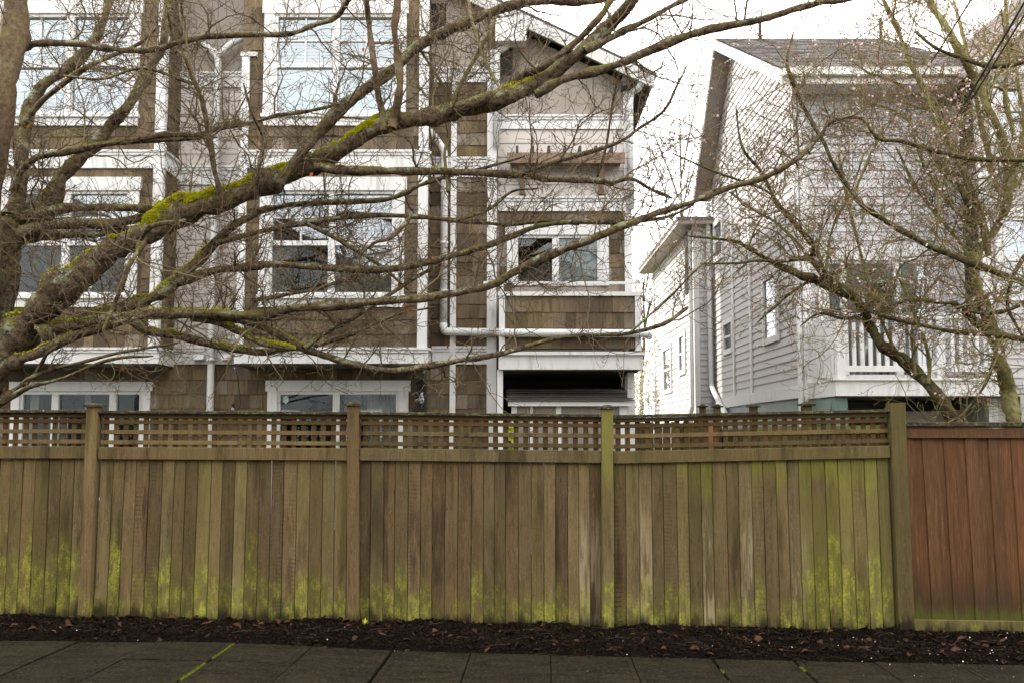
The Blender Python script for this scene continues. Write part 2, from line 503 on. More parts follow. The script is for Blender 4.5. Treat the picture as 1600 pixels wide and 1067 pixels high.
DEADLEAF = plain('brown_dead_leaf', lin(30, 20, 15), lin(84, 58, 42), 12)
RUSTLEAF = plain('rust_dead_leaf', lin(140, 70, 40), lin(190, 110, 70), 12)
CHIP = plain('dark_bark_chip', lin(12, 9, 7), lin(40, 31, 24), 16, 0.95, 0.03)
LEAF = plain('yellow_green_leaf', lin(110, 130, 40), lin(190, 190, 60), 12)
BUSH = plain('pale_bush_leaf', lin(176, 172, 150), lin(222, 218, 196), 12)
SHEDWALL = paint_mat('beige_shed_paint', (0.30, 0.25, 0.22), 0.05, 0.1)
REDLEAF = plain('dark_plum_leaf', lin(92, 58, 60), lin(150, 104, 100), 12)
GREYWALL = plain('dark_grey_siding', (.16, .165, .175), (.22, .225, .23), 8)
STAINED = plain('brown_stained_timber', lin(112, 92, 78), lin(142, 120, 104), 8)
ORANGE = plain('new_cedar_post', lin(150, 94, 58), lin(184, 124, 82), 8)

def soil_mat():
    m = Mat('dark_mulch_soil', 0.95, 0.04)
    p = m.pos()
    n1 = m.noise(p, 34, 6, 0.75); n2 = m.noise(p, 5, 4)
    c = m.mix(m.mapr(n1, 0.35, 0.75), lin(9, 7, 5), lin(28, 21, 16))
    c = m.mix(m.math('MULTIPLY', m.mapr(n2, 0.5, 0.8), 0.3), c, lin(40, 30, 22))
    m.color(c); m.bump(n1, 1.0, 0.03)
    return m.m
SOIL = soil_mat()
def yard_mat():
    m = Mat('yard_ground', 0.9, 0.2)
    p = m.pos()
    n1 = m.noise(p, 12, 6, 0.7); n2 = m.noise(p, 0.6, 4)
    c = m.mix(m.mapr(n1, 0.35, 0.7), lin(60, 54, 40), lin(104, 98, 76))
    c = m.mix(m.mapr(n2, 0.45, 0.6), c, lin(84, 94, 52))
    m.color(c); m.bump(n1, 0.6, 0.03)
    return m.m
YARD = yard_mat()
def concrete_mat():
    m = Mat('damp_dark_concrete', 0.9, 0.06)
    p = m.pos(); r = m.n('ObjectInfo').outputs['Random']
    n1 = m.noise(p, 150, 3, 0.7); n2 = m.noise(m.vmul(p, (1, 1, 1), m.math('MULTIPLY', r, 9)), 2.2, 6, 0.65); n3 = m.noise(p, 420, 2, 0.5)
    c = m.mix(m.mapr(n2, 0.3, 0.75), lin(58, 55, 48), lin(84, 79, 68))
    c = m.mix(m.math('MULTIPLY', r, 0.3), c, lin(54, 52, 46))
    c = m.mix(m.math('MULTIPLY', m.mapr(n1, 0.56, 0.66), 0.35), c, lin(118, 112, 98))
    c = m.mix(m.math('MULTIPLY', m.mapr(n3, 0.66, 0.72), 0.5), c, lin(150, 146, 136))
    c = m.mix(m.math('MULTIPLY', m.mapr(m.noise(p, 1.3, 5, 0.7), 0.52, 0.72), 0.5), c, lin(52, 54, 30))
    n5 = m.noise(m.vmul(p, (3.2, 9, 1)), 1, 6, 0.72)
    c = m.mix(m.mapr(n5, 0.42, 0.62, 0, 0.75), c, lin(38, 36, 29))
    n6 = m.noise(p, 38, 5, 0.75)
    c = m.mix(m.mapr(n6, 0.48, 0.66, 0, 0.65), c, lin(122, 116, 102))
    c = m.mix(m.mapr(m.noise(p, 85, 2, 0.5), 0.69, 0.73, 0, 0.7), c, lin(190, 184, 170))
    c = m.mix(1.0, c, (0.275, 0.243, 0.192), 'MULTIPLY')
    m.color(c)
    m.bump(n6, 0.5, 0.006)
    return m.m
CONC = concrete_mat()
def asphalt_mat(name='street_asphalt', a=(0.04, 0.04, 0.04), b=(0.07, 0.07, 0.068)):
    m = Mat(name, 0.85, 0.2)
    p = m.pos()
    n1 = m.noise(p, 90, 3, 0.7)
    m.color(m.mix(m.mapr(n1, 0.3, 0.7), a, b)); m.bump(n1, 0.4, 0.005)
    return m.m
ASPHALT = asphalt_mat()
def roof_mat():
    m = Mat('grey_asphalt_shingle', 0.9, 0.15)
    p = m.pos(); r = m.rnd()
    n = m.noise(p, 5, 5, 0.7)
    c = m.mix(r, lin(66, 62, 62), lin(110, 104, 102))
    c = m.mix(m.math('MULTIPLY', m.mapr(n, 0.55, 0.72), 0.5), c, lin(104, 100, 58))
    m.color(c); m.bump(m.noise(p, 80, 3), 0.4, 0.005)
    return m.m
ROOF = roof_mat()

# ------------------------------------------------------------------ the ground
def sheet(name, mat, x0, x1, y0, y1, dz, nx=2, kind='structure'):
    mb = MB()
    xs = np.linspace(x0, x1, nx)
    for i in range(nx - 1):
        a, b = xs[i], xs[i+1]
        mb.poly([(a, y0, ground_z(a) + dz), (b, y0, ground_z(b) + dz), (b, y1, ground_z(b) + dz), (a, y1, ground_z(a) + dz)], [(0,1,2,3)])
    return tag(mb.build(name, mat), kind=kind)
g = MB()
for (a, b) in ((-400, -40), (-40, 40), (40, 400)):
    g.poly([(a, -200, ground_z(a) - 0.10), (b, -200, ground_z(b) - 0.10), (b, 500, ground_z(b) - 0.10), (a, 500, ground_z(a) - 0.10)], [(0,1,2,3)])
tag(g.build('ground', YARD), kind='structure')
sheet('street', ASPHALT, -30, 30, -6, 4.6, -0.096)
YF = 9.2                                                            # fence plane
# kerb and sidewalk bed
kb = MB()
kb.prism([(-30, 4.6, ground_z(-30) - 0.11), (-30, 4.76, ground_z(-30) - 0.11), (-30, 4.76, ground_z(-30) + 0.0), (-30, 4.62, ground_z(-30) + 0.0)], (60, 0, -0.96))
tag(kb.build('kerb', CONC), kind='structure')
sheet('verge', YARD, -30, 30, 4.76, 6.2, -0.03)
sheet('sidewalk_bed', SOIL, -30, 30, 6.2, 8.4, -0.030)
# soil bed: bumpy strip that laps over the sidewalk edge
nx, ny = 420, 44
xs = np.linspace(-7.5, 7.5, nx); ys = np.linspace(7.88, 9.32, ny)
gx, gy = np.meshgrid(xs, ys)
def vnoise(x, y, s, seed):
    """cheap smooth value noise"""
    q = np.random.default_rng(seed).random((64, 64))
    u, v = x * s, y * s
    iu, iv = np.floor(u).astype(int), np.floor(v).astype(int)
    fu, fv = u - iu, v - iv
    fu = fu * fu * (3 - 2 * fu); fv = fv * fv * (3 - 2 * fv)
    a = q[iu % 64, iv % 64]; b = q[(iu+1) % 64, iv % 64]; c = q[iu % 64, (iv+1) % 64]; d = q[(iu+1) % 64, (iv+1) % 64]
    return (a*(1-fu) + b*fu) * (1-fv) + (c*(1-fu) + d*fu) * fv
def soil_height(x, y):
    x = np.asarray(x, float); y = np.asarray(y, float)
    ed = 8.20 - 0.031 * x + 0.10 * (vnoise(x + 50, y * 0 + 3, 0.9, 1) - 0.5) + 0.09 * (vnoise(x + 50, y * 0 + 9, 5.0, 2) - 0.5)
    rise = np.clip((y - ed) / 0.22, 0, 1)
    rise = rise * rise * (3 - 2 * rise)
    h = -0.045 + rise * 0.07 + 0.035 * np.exp(-((x + 2.4) / 1.3) ** 2) * np.clip((9.2 - y) / 0.5, 0, 1)
    h = h + rise * (0.035 * (vnoise(x + 40, y, 3, 3) - 0.5) + 0.03 * (vnoise(x + 40, y, 11, 4) - 0.5) + 0.014 * (vnoise(x + 40, y, 34, 5) - 0.5))
    h = h + 0.03 * np.clip((y - 8.8) / 0.4, 0, 1)
    return -0.016 * x + h
gz = soil_height(gx, gy)
verts = np.stack([gx, gy, gz], -1).reshape(-1, 3)
idx = np.arange(nx * ny).reshape(ny, nx)
faces = np.stack([idx[:-1, :-1], idx[:-1, 1:], idx[1:, 1:], idx[1:, :-1]], -1).reshape(-1, 4)
tag(numpy_mesh('planting_bed', verts, faces, SOIL, smooth=True), kind='structure')
sheet('yard', YARD, -30, 30, 9.32, 60, -0.02)

# sidewalk slabs: two-foot scored squares running with the street
SWDIR = Vector((0.031, 1.0)).normalized()
sw = tag(bpy.data.objects.new('sidewalk', None), kind='structure')
COL.objects.link(sw)
def slab_mesh(wd, dp, seed):
    rr = random.Random(seed)
    mb = MB()
    j = lambda: rr.uniform(-0.002, 0.002)
    rings = [(0, -0.06), (0, -0.006), (0.004, 0.0), (0.042, 0.0), (0.045, -0.003), (0.048, 0.0)]
    pts = []
    for (i_, z_) in rings:
        pts += [(i_ + j() * (i_ > 0), i_ + j() * (i_ > 0), z_), (wd - i_ + j() * (i_ > 0), i_, z_), (wd - i_, dp - i_ + j() * (i_ > 0), z_), (i_, dp - i_, z_)]
    fs = [(20, 21, 22, 23)]
    for k in range(5):
        fs += [(4*k + i, 4*k + (i+1) % 4, 4*k + 4 + (i+1) % 4, 4*k + 4 + i) for i in range(4)]
    mb.poly(pts, fs)
    return mb.mesh('slab', CONC)
SL = 0.625
joint_px = 350
x_joint = U(joint_px, 1020, 8.0).x
slabs = [slab_mesh(SL - 0.005, SL - 0.004, s) for s in range(3)]
slabs_gap = [slab_mesh(SL - 0.024, SL - 0.004, s + 5) for s in range(3)]
wide_joint = {-2, 0, 2, 6, 7}
EDGE0 = 8.20 - 0.031 * x_joint
def heave(x): return 0.035 * math.exp(-((x + 2.4) / 1.3) ** 2)
for ix in range(-9, 20):
    for iy in range(3):
        ox = x_joint + ix * SL * 1.0
        oy = 8.08 - (iy + 1) * SL
        wide = ix in wide_joint
        ms = (slabs_gap if wide else slabs)[(ix * 3 + iy) % 3]
        o = link('slab', ms, sw)
        # the walk runs at a slight angle to the fence and is heaved by roots on the left
        u_, v_ = ix * SL + (0.021 if wide else 0.003), -(iy + 1) * SL
        px, py = x_joint + u_ * SWDIR.y + v_ * SWDIR.x, EDGE0 - u_ * SWDIR.x + v_ * SWDIR.y
        cxm = px + SL / 2
        o.location = (px, py, ground_z(px) + heave(px) + random.uniform(-0.003, 0.003))
        o.rotation_euler = (random.uniform(-0.003, 0.003), math.atan2(ground_z(px) + heave(px) - ground_z(px + SL) - heave(px + SL), SL), -0.031)
# skew of the joints follows the street: done by offsetting each row
# moss in the joints
def blades(name, mat, pts, nrm, ln, wd, parent=None, kind='stuff', spread=0.7):
    """little upright triangles at pts along nrm"""
    n = len(pts)
    d = nrm + rng.normal(0, spread, (n, 3)) * 0.6
    d /= np.linalg.norm(d, axis=1)[:, None]
    s = np.cross(d, rng.normal(0, 1, (n, 3)))
    s /= np.linalg.norm(s, axis=1)[:, None] + 1e-9
    l = (ln * rng.uniform(0.5, 1.3, n))[:, None]
    wv = (wd * rng.uniform(0.6, 1.3, n))[:, None]
    v = np.stack([pts - s * wv, pts + s * wv, pts + d * l], 1).reshape(-1, 3)
    f = np.arange(n * 3).reshape(-1, 3)
    return numpy_mesh(name, v, f, mat, parent, kind=kind)
jm = []
for ix, dens, ys in ((0, 2200, (6.3, 8.25)), (6, 260, (7.4, 8.1)), (7, 700, (7.0, 8.1))):
    y = rng.uniform(*ys, dens)
    y = y[vnoise(y, y * 0 + ix, 7, 8) > (0.5 if ix else 0.22)]
    xx = x_joint + ix * SL + (y - 8.2) * SWDIR.x + 0.0105 + rng.uniform(-0.010, 0.010, len(y))
    jm.append(np.stack([xx, y, -0.016 * xx - 0.010 + 0.035 * np.exp(-((xx + 2.4) / 1.3) ** 2) + rng.uniform(0, 0.008, len(y))], 1))
jm = np.concatenate(jm)
JMOSS = plain('joint_moss_green', lin(58, 68, 14), lin(122, 130, 34), 20, 0.95)
tag(blades('joint_moss', JMOSS, jm, np.array([[0, 0, 1.0]]), 0.014, 0.004), label='bright green moss growing in the sidewalk joints', cat='moss', kind='stuff')

# bark chips
def chips(n, xr, yr, size, name, mat, label, cat, flat=0.3, over=None):
    x = rng.uniform(*xr, n); y = rng.uniform(*yr, n)
    if over is not None:
        keep = over(x, y); x, y = x[keep], y[keep]
    n = len(x)
    z = soil_height(x, y) + 0.004
    a = size * rng.uniform(0.4, 1.4, n); b = a * rng.uniform(0.25, 0.7, n); t = 0.006 * rng.uniform(0.5, 1.5, n)
    yaw = rng.uniform(0, 6.28, n); tilt = rng.normal(0, flat, n)
    u = np.stack([np.cos(yaw) * np.cos(tilt), np.sin(yaw) * np.cos(tilt), np.sin(tilt)], 1)
    v = np.stack([-np.sin(yaw), np.cos(yaw), rng.normal(0, flat, n)], 1)
    v /= np.linalg.norm(v, axis=1)[:, None]
    w_ = np.cross(u, v)
    c = np.stack([x, y, z], 1)
    P = []
    for sx, sy, sz in ((-1,-.6,0),(0.2,-1,0),(1,.1,0),(-.3,1,0),(-.8,-.4,1),(0.3,-.8,1),(.8,.2,1),(-.3,.8,1)):
        P.append(c + u * (a * sx)[:, None] + v * (b * sy)[:, None] + w_ * (t * sz)[:, None])
    V = np.stack(P, 1).reshape(-1, 3)
    base = (np.arange(n) * 8)[:, None, None]
    F = np.array([(4,5,6,7),(0,1,5,4),(1,2,6,5),(2,3,7,6),(3,0,4,7)])[None] + base
    return tag(numpy_mesh(name, V, F.reshape(-1, 4), mat), label=label, cat=cat, kind='stuff')
edge_ok = lambda x, y: soil_height(x, y) > -0.016 * x - 0.012 + 0.02 * (vnoise(x, y, 9, 31) - 0.5)
chips(17000, (-6.2, 6.2), (7.98, 9.3), 0.02, 'bark_mulch', CHIP, 'dark brown bark mulch strewn along the foot of the fence', 'mulch', 0.35, edge_ok)
chips(160, (-6, 6), (8.0, 9.18), 0.034, 'leaf_litter', DEADLEAF, 'curled brown dead leaves lying on the bark mulch', 'leaves', 0.6, edge_ok)
# bark spilled over the edge of the walk
ns = 900
sx2 = rng.uniform(-6, 6, ns); sy2 = 8.2 - 0.031 * sx2 + 0.02 - rng.exponential(0.055, ns)
sz2 = -0.016 * sx2 + 0.035 * np.exp(-((sx2 + 2.4) / 1.3) ** 2) + 0.004
dd2 = rng.normal(0, 1, (ns, 3)); dd2[:, 2] *= .15; dd2 /= np.linalg.norm(dd2, axis=1)[:, None]
ee2 = np.stack([-dd2[:, 1], dd2[:, 0], rng.normal(0, .2, ns)], 1)
c2 = np.stack([sx2, sy2, sz2], 1); l2_ = rng.uniform(.005, .016, ns)[:, None]; w2_ = l2_ * rng.uniform(.3, .6, (ns, 1))
V = np.stack([c2 - dd2 * l2_, c2 + ee2 * w2_, c2 + dd2 * l2_, c2 - ee2 * w2_ + np.array([0, 0, .004])], 1).reshape(-1, 3)
tag(numpy_mesh('spilled_mulch', V, np.arange(ns * 4).reshape(-1, 4), CHIP), label='crumbs of bark spilled onto the edge of the sidewalk', cat='mulch', kind='stuff')
# fallen twigs and curled leaves on the bed
ft = MB()
for _ in range(150):
    x_, y_ = random.uniform(-6, 6), random.uniform(8.15, 9.12)
    a_, l_ = random.uniform(0, 6.28), random.uniform(.05, .22)
    z_ = float(soil_height(x_, y_)) + .016
    ft.tube([(x_, y_, z_), (x_ + l_ * .5 * math.cos(a_), y_ + l_ * .25 * math.sin(a_), z_ + random.uniform(0, .02)), (x_ + l_ * math.cos(a_ + .3), y_ + l_ * .5 * math.sin(a_ + .3), z_ + random.uniform(-.005, .02))], [.003, .0026, .0015], 4)
tag(ft.build('fallen_twigs', DARKTWIG), label='thin dry twigs lying across the bark mulch', cat='twigs', kind='stuff')
nl_ = 330
lx_ = rng.uniform(-6, 6, nl_); ly_ = rng.uniform(8.12, 9.17, nl_)
lc = np.stack([lx_, ly_, soil_height(lx_, ly_) + .016], 1)
la = rng.uniform(0, 6.28, nl_); ls = rng.uniform(.018, .042, nl_)[:, None]
ld = np.stack([np.cos(la), np.sin(la), rng.normal(0, .25, nl_)], 1); le = np.stack([-np.sin(la), np.cos(la), rng.normal(0, .3, nl_)], 1)
up_ = np.array([0, 0, 1.0]) * rng.uniform(.15, .6, (nl_, 1))
V = np.stack([lc - ld * ls, lc - ld * ls * .3 + (le * .55 + up_) * ls, lc + ld * ls * .5 + (le * .4 + up_ * 1.2) * ls, lc + ld * ls * 1.1, lc + ld * ls * .5 + (-le * .4 + up_ * .9) * ls, lc - ld * ls * .3 + (-le * .55 + up_ * .7) * ls], 1).reshape(-1, 3)
F = (np.array([(0, 1, 3), (1, 2, 3), (0, 3, 5), (5, 3, 4)])[None] + (np.arange(nl_) * 6)[:, None, None]).reshape(-1, 3)
tag(numpy_mesh('curled_leaves', V, F, DEADLEAF), label='curled dry leaves caught along the fence foot', cat='leaves', kind='stuff')
# fallen petals
n = 420
px_ = np.concatenate([rng.triangular(0.3, 5.2, 6.0, 350), rng.uniform(-6, 2, 70)])
py_ = rng.uniform(6.6, 9.18, n)
keep = (py_ > 8.0) | (rng.random(n) < 0.35)
px_, py_ = px_[keep], py_[keep]
pz_ = np.maximum(soil_height(px_, py_), -0.016 * px_ + 0.001) + np.where(py_ > 8.05, 0.014, 0.006)
n = len(px_)
yaw = rng.uniform(0, 6.28, n); sz = rng.uniform(0.003, 0.0085, n)
c = np.stack([px_, py_, pz_], 1)
u = np.stack([np.cos(yaw), np.sin(yaw), rng.normal(0, .4, n)], 1) * sz[:, None]
v = np.stack([-np.sin(yaw), np.cos(yaw), rng.normal(0, .4, n)], 1) * sz[:, None] * 0.75
V = np.stack([c - u, c - v * .9 + u * .1, c + u, c + v + np.array([0, 0, .004])], 1).reshape(-1, 3)
tag(numpy_mesh('fallen_petals', V, np.arange(n * 4).reshape(-1, 4), PETAL), label='small white petals fallen over mulch and sidewalk', cat='petals', kind='stuff')

# ------------------------------------------------------------------ the front fence
def board_mesh(name, mat, seed, nz=5):
    """unit board: x -.5..+.5, z 0..1, y 0 (front) .. 1 (back); softened front arrises and a slight cup"""
    rr = random.Random(seed)
    mb = MB()
    cup = rr.uniform(-0.25, 0.25)
    prof = [(-0.5, 1), (-0.5, 0.5), (-0.462, 0.0), (0.0, cup * 0.4), (0.462, 0.0), (0.5, 0.5), (0.5, 1)]
    n = len(prof)
    for k in range(nz):
        t = k / (nz - 1)
        wv = 1 + rr.uniform(-0.012, 0.012)
        sh = rr.uniform(-0.012, 0.012)
        dy = rr.uniform(-0.12, 0.12)
        for (x, y) in prof:
            mb.v.append((x * wv + sh, y + dy, t + (rr.uniform(-0.003, 0.003) if k in (0, nz-1) else 0)))
    for k in range(nz - 1):
        for i in range(n):
            j = (i + 1) % n
            mb.f.append((k*n + i, k*n + j, (k+1)*n + j, (k+1)*n + i))
    mb.f.append(tuple(range(n))[::-1]); mb.f.append(tuple((nz-1)*n + i for i in range(n)))
    return mb.mesh(name, mat)
BOARDS = [board_mesh('fence_board', FENCE, s) for s in range(6)]
LATS = [board_mesh('lattice_upright', LATTICE_SHADED, s + 60) for s in range(6)]
REDBOARDS = [board_mesh('fence_board', REDFENCE, s + 20) for s in range(4)]
def arris_box(mb, x0, x1, y0, y1, z0, z1, b=0.004, zl=None):
    """box with softened long front edges, running along x; zl = extra rise at x1"""
    d = zl or 0
    pr = [(y1, z0), (y0 + b, z0), (y0, z0 + b), (y0, z1 - b), (y0 + b, z1), (y1, z1)]
    n = len(pr)
    pts = [(x0, y, z) for y, z in pr] + [(x1, y, z + d) for y, z in pr]
    mb.poly(pts, [tuple(range(n)), tuple(range(n, 2*n))[::-1]] + [(i, n + i, n + (i+1) % n, (i+1) % n) for i in range(n)])
    return mb
fence = empty('lattice_fence', (0, YF, 0), 'weathered brown board fence with lattice top and green algae along its foot', 'fence')
BY = YF                                                             # board fronts
def post(parent, px_top, px_bot, py_top, wpx, cap, col, mats=FENCE, back=0.0):
    xt, xb = U(px_top, 640, YF).x, U(px_bot, 960, YF).x
    hw = wpx * YF / FPX / 2
    zt, zb = Z(py_top, YF), ground_z(xb) - 0.06
    y0, y1 = YF - 0.062, YF + 0.05
    mb = MB()
    b = 0.006
    sec = [(-hw, y1), (-hw, y0 + b), (-hw + b, y0), (hw - b, y0), (hw, y0 + b), (hw, y1)]
    n = 6
    pts = [(xb + x, y, zb) for x, y in sec] + [(xt + x, y, zt) for x, y in sec]
    mb.poly(pts, [tuple(range(n))[::-1], tuple(range(n, 2*n))] + [(i, (i+1) % n, n + (i+1) % n, n + i) for i in range(n)])
    o = mb.build('post', mats, parent)
    o.color = col
    if cap:
        yc = (y0 + y1) / 2
        q = MB()
        h1, h2 = hw + 0.028, hw + 0.008
        q.box(xt - h1, xt + h1, yc - h1, yc + h1, zt + 0.002, zt + 0.02)
        z2 = zt + 0.02
        q.poly([(xt-h2, yc-h2, z2), (xt+h2, yc-h2, z2), (xt+h2, yc+h2, z2), (xt-h2, yc+h2, z2), (xt-h2*.4, yc-h2*.4, z2+.02), (xt+h2*.4, yc-h2*.4, z2+.02), (xt+h2*.4, yc+h2*.4, z2+.02), (xt-h2*.4, yc+h2*.4, z2+.02)],
               [(0,1,5,4),(1,2,6,5),(2,3,7,6),(3,0,4,7),(4,5,6,7)])
        q.build('post_cap', CAPWOOD, o)
    return o
post(fence, 148, 134, 636, 18, True, (0.7, 0.35, 0.1, 1))
post(fence, 553, 553, 634, 18, True, (0.25, 0.25, 0.0, 1))
post(fence, 948, 949, 639, 18, True, (0.9, 1.0, 0.55, 1))
post(fence, 1399, 1413, 629, 24, False, (0.6, 0.75, 0.1, 1))
# each panel: px range, y of cap top at both ends
nails = []
post(fence, -257, -270, 636, 18, True, (0.7, 0.4, 0.1, 1))
post(fence, -660, -680, 637, 18, True, (0.5, 0.4, 0.1, 1))
panels = [(-650, -266, 641, 640, 0), (-247, 138, 640, 640, 0), (157, 544, 641, 643, 1), (563, 939, 643, 647, 2), (958, 1388, 648, 639, 3)]
for (pa, pb, ca, cb, pi) in panels:
    xa, xb = U(pa, 680, YF).x, U(pb, 680, YF).x
    za, dz = Z(ca, YF), Z(cb, YF) - Z(ca, YF)
    def zz(px_off):                                                  # picture rows below the cap -> height at left end
        return Z(ca + px_off, YF)
    lg = [0.5, 0.55, 0.35, 0.6][pi]
    def part(name, mb, mat, col):
        o = mb.build(name, mat, fence)
        o.color = col
        return o
    e = 0.012
    part('cap_rail', arris_box(MB(), xa - e, xb + e, YF - 0.055, YF + 0.085, za - 0.026, za, 0.004, dz), CAPWOOD, (0, 0, 0, 1))
    part('top_rail', arris_box(MB(), xa + .002, xb - .002, YF - 0.012, YF + 0.05, zz(11.5), za - 0.028, 0.003, dz), LATTICE_SHADED, (0, 0.0, 0, 1))
    for k, (r0, r1) in enumerate(((14.5, 20.5), (30, 36.5), (46, 52.5))):
        part('lattice_slat', arris_box(MB(), xa + .004, xb - .004, YF - 0.006 + 0.0007 * k, YF + 0.006, zz(r1), zz(r0), 0.002, dz), LATTICE_SHADED if k == 0 else FENCE, (0, [0.0, lg, lg][k], 0, 1))
    zr0, zr1 = zz(76), zz(56.5)
    part('bottom_rail', arris_box(MB(), xa + .002, xb - .002, YF - 0.038, YF + 0.03, zr0, zr1, 0.005, dz), FENCE, (0, lg, 0, 1))
    # vertical lattice slats behind
    n = round((pb - pa) / 15.6)
    step = (xb - xa) / n
    for k in range(n):
        x = xa + (k + 0.5) * step + random.uniform(-0.004, 0.004)
        t = (x - xa) / (xb - xa) * dz
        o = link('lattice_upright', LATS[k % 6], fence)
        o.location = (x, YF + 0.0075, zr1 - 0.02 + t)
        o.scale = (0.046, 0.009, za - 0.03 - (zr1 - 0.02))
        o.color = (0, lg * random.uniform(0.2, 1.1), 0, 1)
    # boards
    n = round((pb - pa + 2) / 19.3)
    ws = [random.uniform(0.9, 1.1) for _ in range(n)]
    tot = sum(ws)
    x = xa
    for k in range(n):
        wd = ws[k] / tot * (xb - xa)
        xc = x + wd / 2
        x += wd
        t = (xc - xa) / (xb - xa)
        o = link('fence_board', random.choice(BOARDS), fence)
        zb = ground_z(xc) - 0.02 + random.uniform(-0.015, 0.012)
        tilt = -0.022 * (1 - t) if pi == 0 else (-0.016 * (1 - t) if pi == 1 else (0.014 * t if pi == 3 else 0.0))
        h = zr0 + 0.06 + t * dz - zb
        o.location = (xc + tilt * 0.6, YF + random.uniform(0.0, 0.007), zb)
        o.scale = (wd - 0.0012, 0.019, h)
        o.rotation_euler = (random.uniform(-0.003, 0.003), -tilt * 0.8 + random.uniform(-0.0015, 0.0015), 0)
        pxc = pa + t * (pb - pa)
        bm = 0.85 + 0.4 * random.random()
        fm = 0.35 + 0.35 * random.random()
        tm = 0.0
        if pi == 0: fm = random.uniform(0.5, 1.0); bm = random.uniform(0.9, 1.25)
        if pi == 1: fm = random.uniform(0.25, 0.75); bm = random.uniform(0.75, 1.15)
        if pi == 2: fm = random.uniform(0.05, 0.5) ; bm = random.choice((0.3, 0.7, 0.9, 0.6)) if pxc > 780 else random.uniform(0.6, 1.0)
        if pi == 3:
            fm = random.uniform(0.2, 0.7); bm = random.choice((0.2, 0.5, 0.8, 0.7)); tm = random.uniform(0.3, 1.0) if random.random() < 0.7 else 0.1
            if pxc > 1240: fm = random.uniform(0.6, 1.0); bm = random.uniform(0.8, 1.3)
            if 1275 < pxc < 1310: fm, bm, tm = 1.6, 1.5, 1.0
        al = 1.0
        if pi == 3 and 1095 < pxc < 1114: al, fm, tm = 0.1, 0.8, 0.8
        elif pi >= 2 and pxc > 840 and random.random() < 0.35: al = 0.55
        if pi == 2 and pxc > 915: bm, fm = 0.1, 0.05
        o.color = (bm, fm, tm, al)
        nails.append((xc, wd, zb))
nh = MB()
for (xc, wd, zb) in nails:
    for hz in (0.34, 0.92, 1.30):
        for sd in (-.28, .28):
            cx_, cz_ = xc + sd * wd + random.uniform(-.004, .004), zb + hz + random.uniform(-.012, .012)
            nh.poly([(cx_ + .0042 * math.cos(a), YF - .0035, cz_ + .0042 * math.sin(a)) for a in [i * math.pi / 3 for i in range(6)]] + [(cx_, YF - .005, cz_)], [(i, (i + 1) % 6, 6) for i in range(6)])
nh.build('nail_heads', CAPWOOD, fence, kind='stuff')
# red brown fence beyond the last post
rf = empty('red_fence', (5, YF, 0), 'red-brown stained board fence with kick board at its foot', 'fence')
xa, xb = U(1413, 800, YF).x, U(2150, 800, YF).x
zc = Z(659, YF)
arris_box(MB(), xa, xb, YF - 0.04, YF + 0.09, Z(665.5, YF), zc, 0.004).build('cap_rail', CAPWOOD, rf)
arris_box(MB(), xa + .002, xb, YF - 0.012, YF + 0.03, Z(684, YF), Z(668.5, YF), 0.004).build('top_rail', REDFENCE, rf)
arris_box(MB(), xa + .001, xb, YF + 0.0, YF + 0.03, Z(668, YF), Z(665.8, YF), 0.001).build('rail_fillet', REDFENCE, rf)
kx = U(1425, 975, YF).x
o = arris_box(MB(), kx, xb, YF - 0.02, YF + 0.02, Z(988, YF), Z(967, YF), 0.005, -0.016 * (xb - kx)).build('kick_board', FENCE, rf)
o.color = (0.3, 0.5, 0, 1)
x = xa + 0.004
k = 0
while x < xb:
    wd = random.uniform(0.092, 0.112)
    xc = x + wd / 2
    t = (xc - xa) / (xb - xa)
    o = link('fence_board', random.choice(REDBOARDS), rf)
    tl = 0.026 + 0.006 * t
    zb = Z(968, YF) - 0.03
    o.location = (xc + 0.6 * tl + 0.01, YF + 0.022 + (0.012 if k % 2 else 0.0), zb)
    o.scale = (wd + 0.012, 0.018, Z(683, YF) + 0.03 - zb)
    o.rotation_euler = (0, -tl * 0.9 + random.uniform(-0.002, 0.002), 0)
    x += wd
    k += 1
# ------------------------------------------------------------------ side fence running back between the yards
sf = empty('side_fence', (3.45, 13.5, 0), 'brown side fence with capped posts running back beside the grey house', 'fence')
SX = 3.4
sfb = [board_mesh('fence_board', FENCE, s + 40) for s in range(4)]
y = 9.36
k = 0
while y < 18.3:
    o = link('fence_board', sfb[k % 4], sf)
    o.location = (SX, y + 0.07, ground_z(SX) - 0.03)
    o.scale = (0.136, 0.02, 1.86 + 0.02 * math.sin(k))
    o.rotation_euler = (0, 0, R(-90))
    o.color = (0.6, 0.4, 0.2, 1)
    y += 0.14; k += 1
for yy in (11.85, 14.45, 17.0, 18.3):
    zt = Z(636, yy) if yy > 14 else Z(634, yy)
    b_ = MB().box(SX - 0.05, SX + 0.05, yy - 0.05, yy + 0.05, -0.1, zt).build('post', FENCE, sf)
    b_.color = (0.4, 0.4, 0, 1)
    q = MB()
    q.box(SX - 0.085, SX + 0.085, yy - 0.085, yy + 0.085, zt + .002, zt + 0.025)
    q.poly([(SX-.06, yy-.06, zt+.025), (SX+.06, yy-.06, zt+.025), (SX+.06, yy+.06, zt+.025), (SX-.06, yy+.06, zt+.025), (SX-.02, yy-.02, zt+.055), (SX+.02, yy-.02, zt+.055), (SX+.02, yy+.02, zt+.055), (SX-.02, yy+.02, zt+.055)],
           [(0,1,5,4),(1,2,6,5),(2,3,7,6),(3,0,4,7),(4,5,6,7)])
    q.build('post_cap', CAPWOOD, b_)
gf = empty('gap_fence', (2.6, 16.6, 0), 'brown board fence with new orange posts closing the gap behind the lattice', 'fence')
x = X(992, 16.6); k = 0
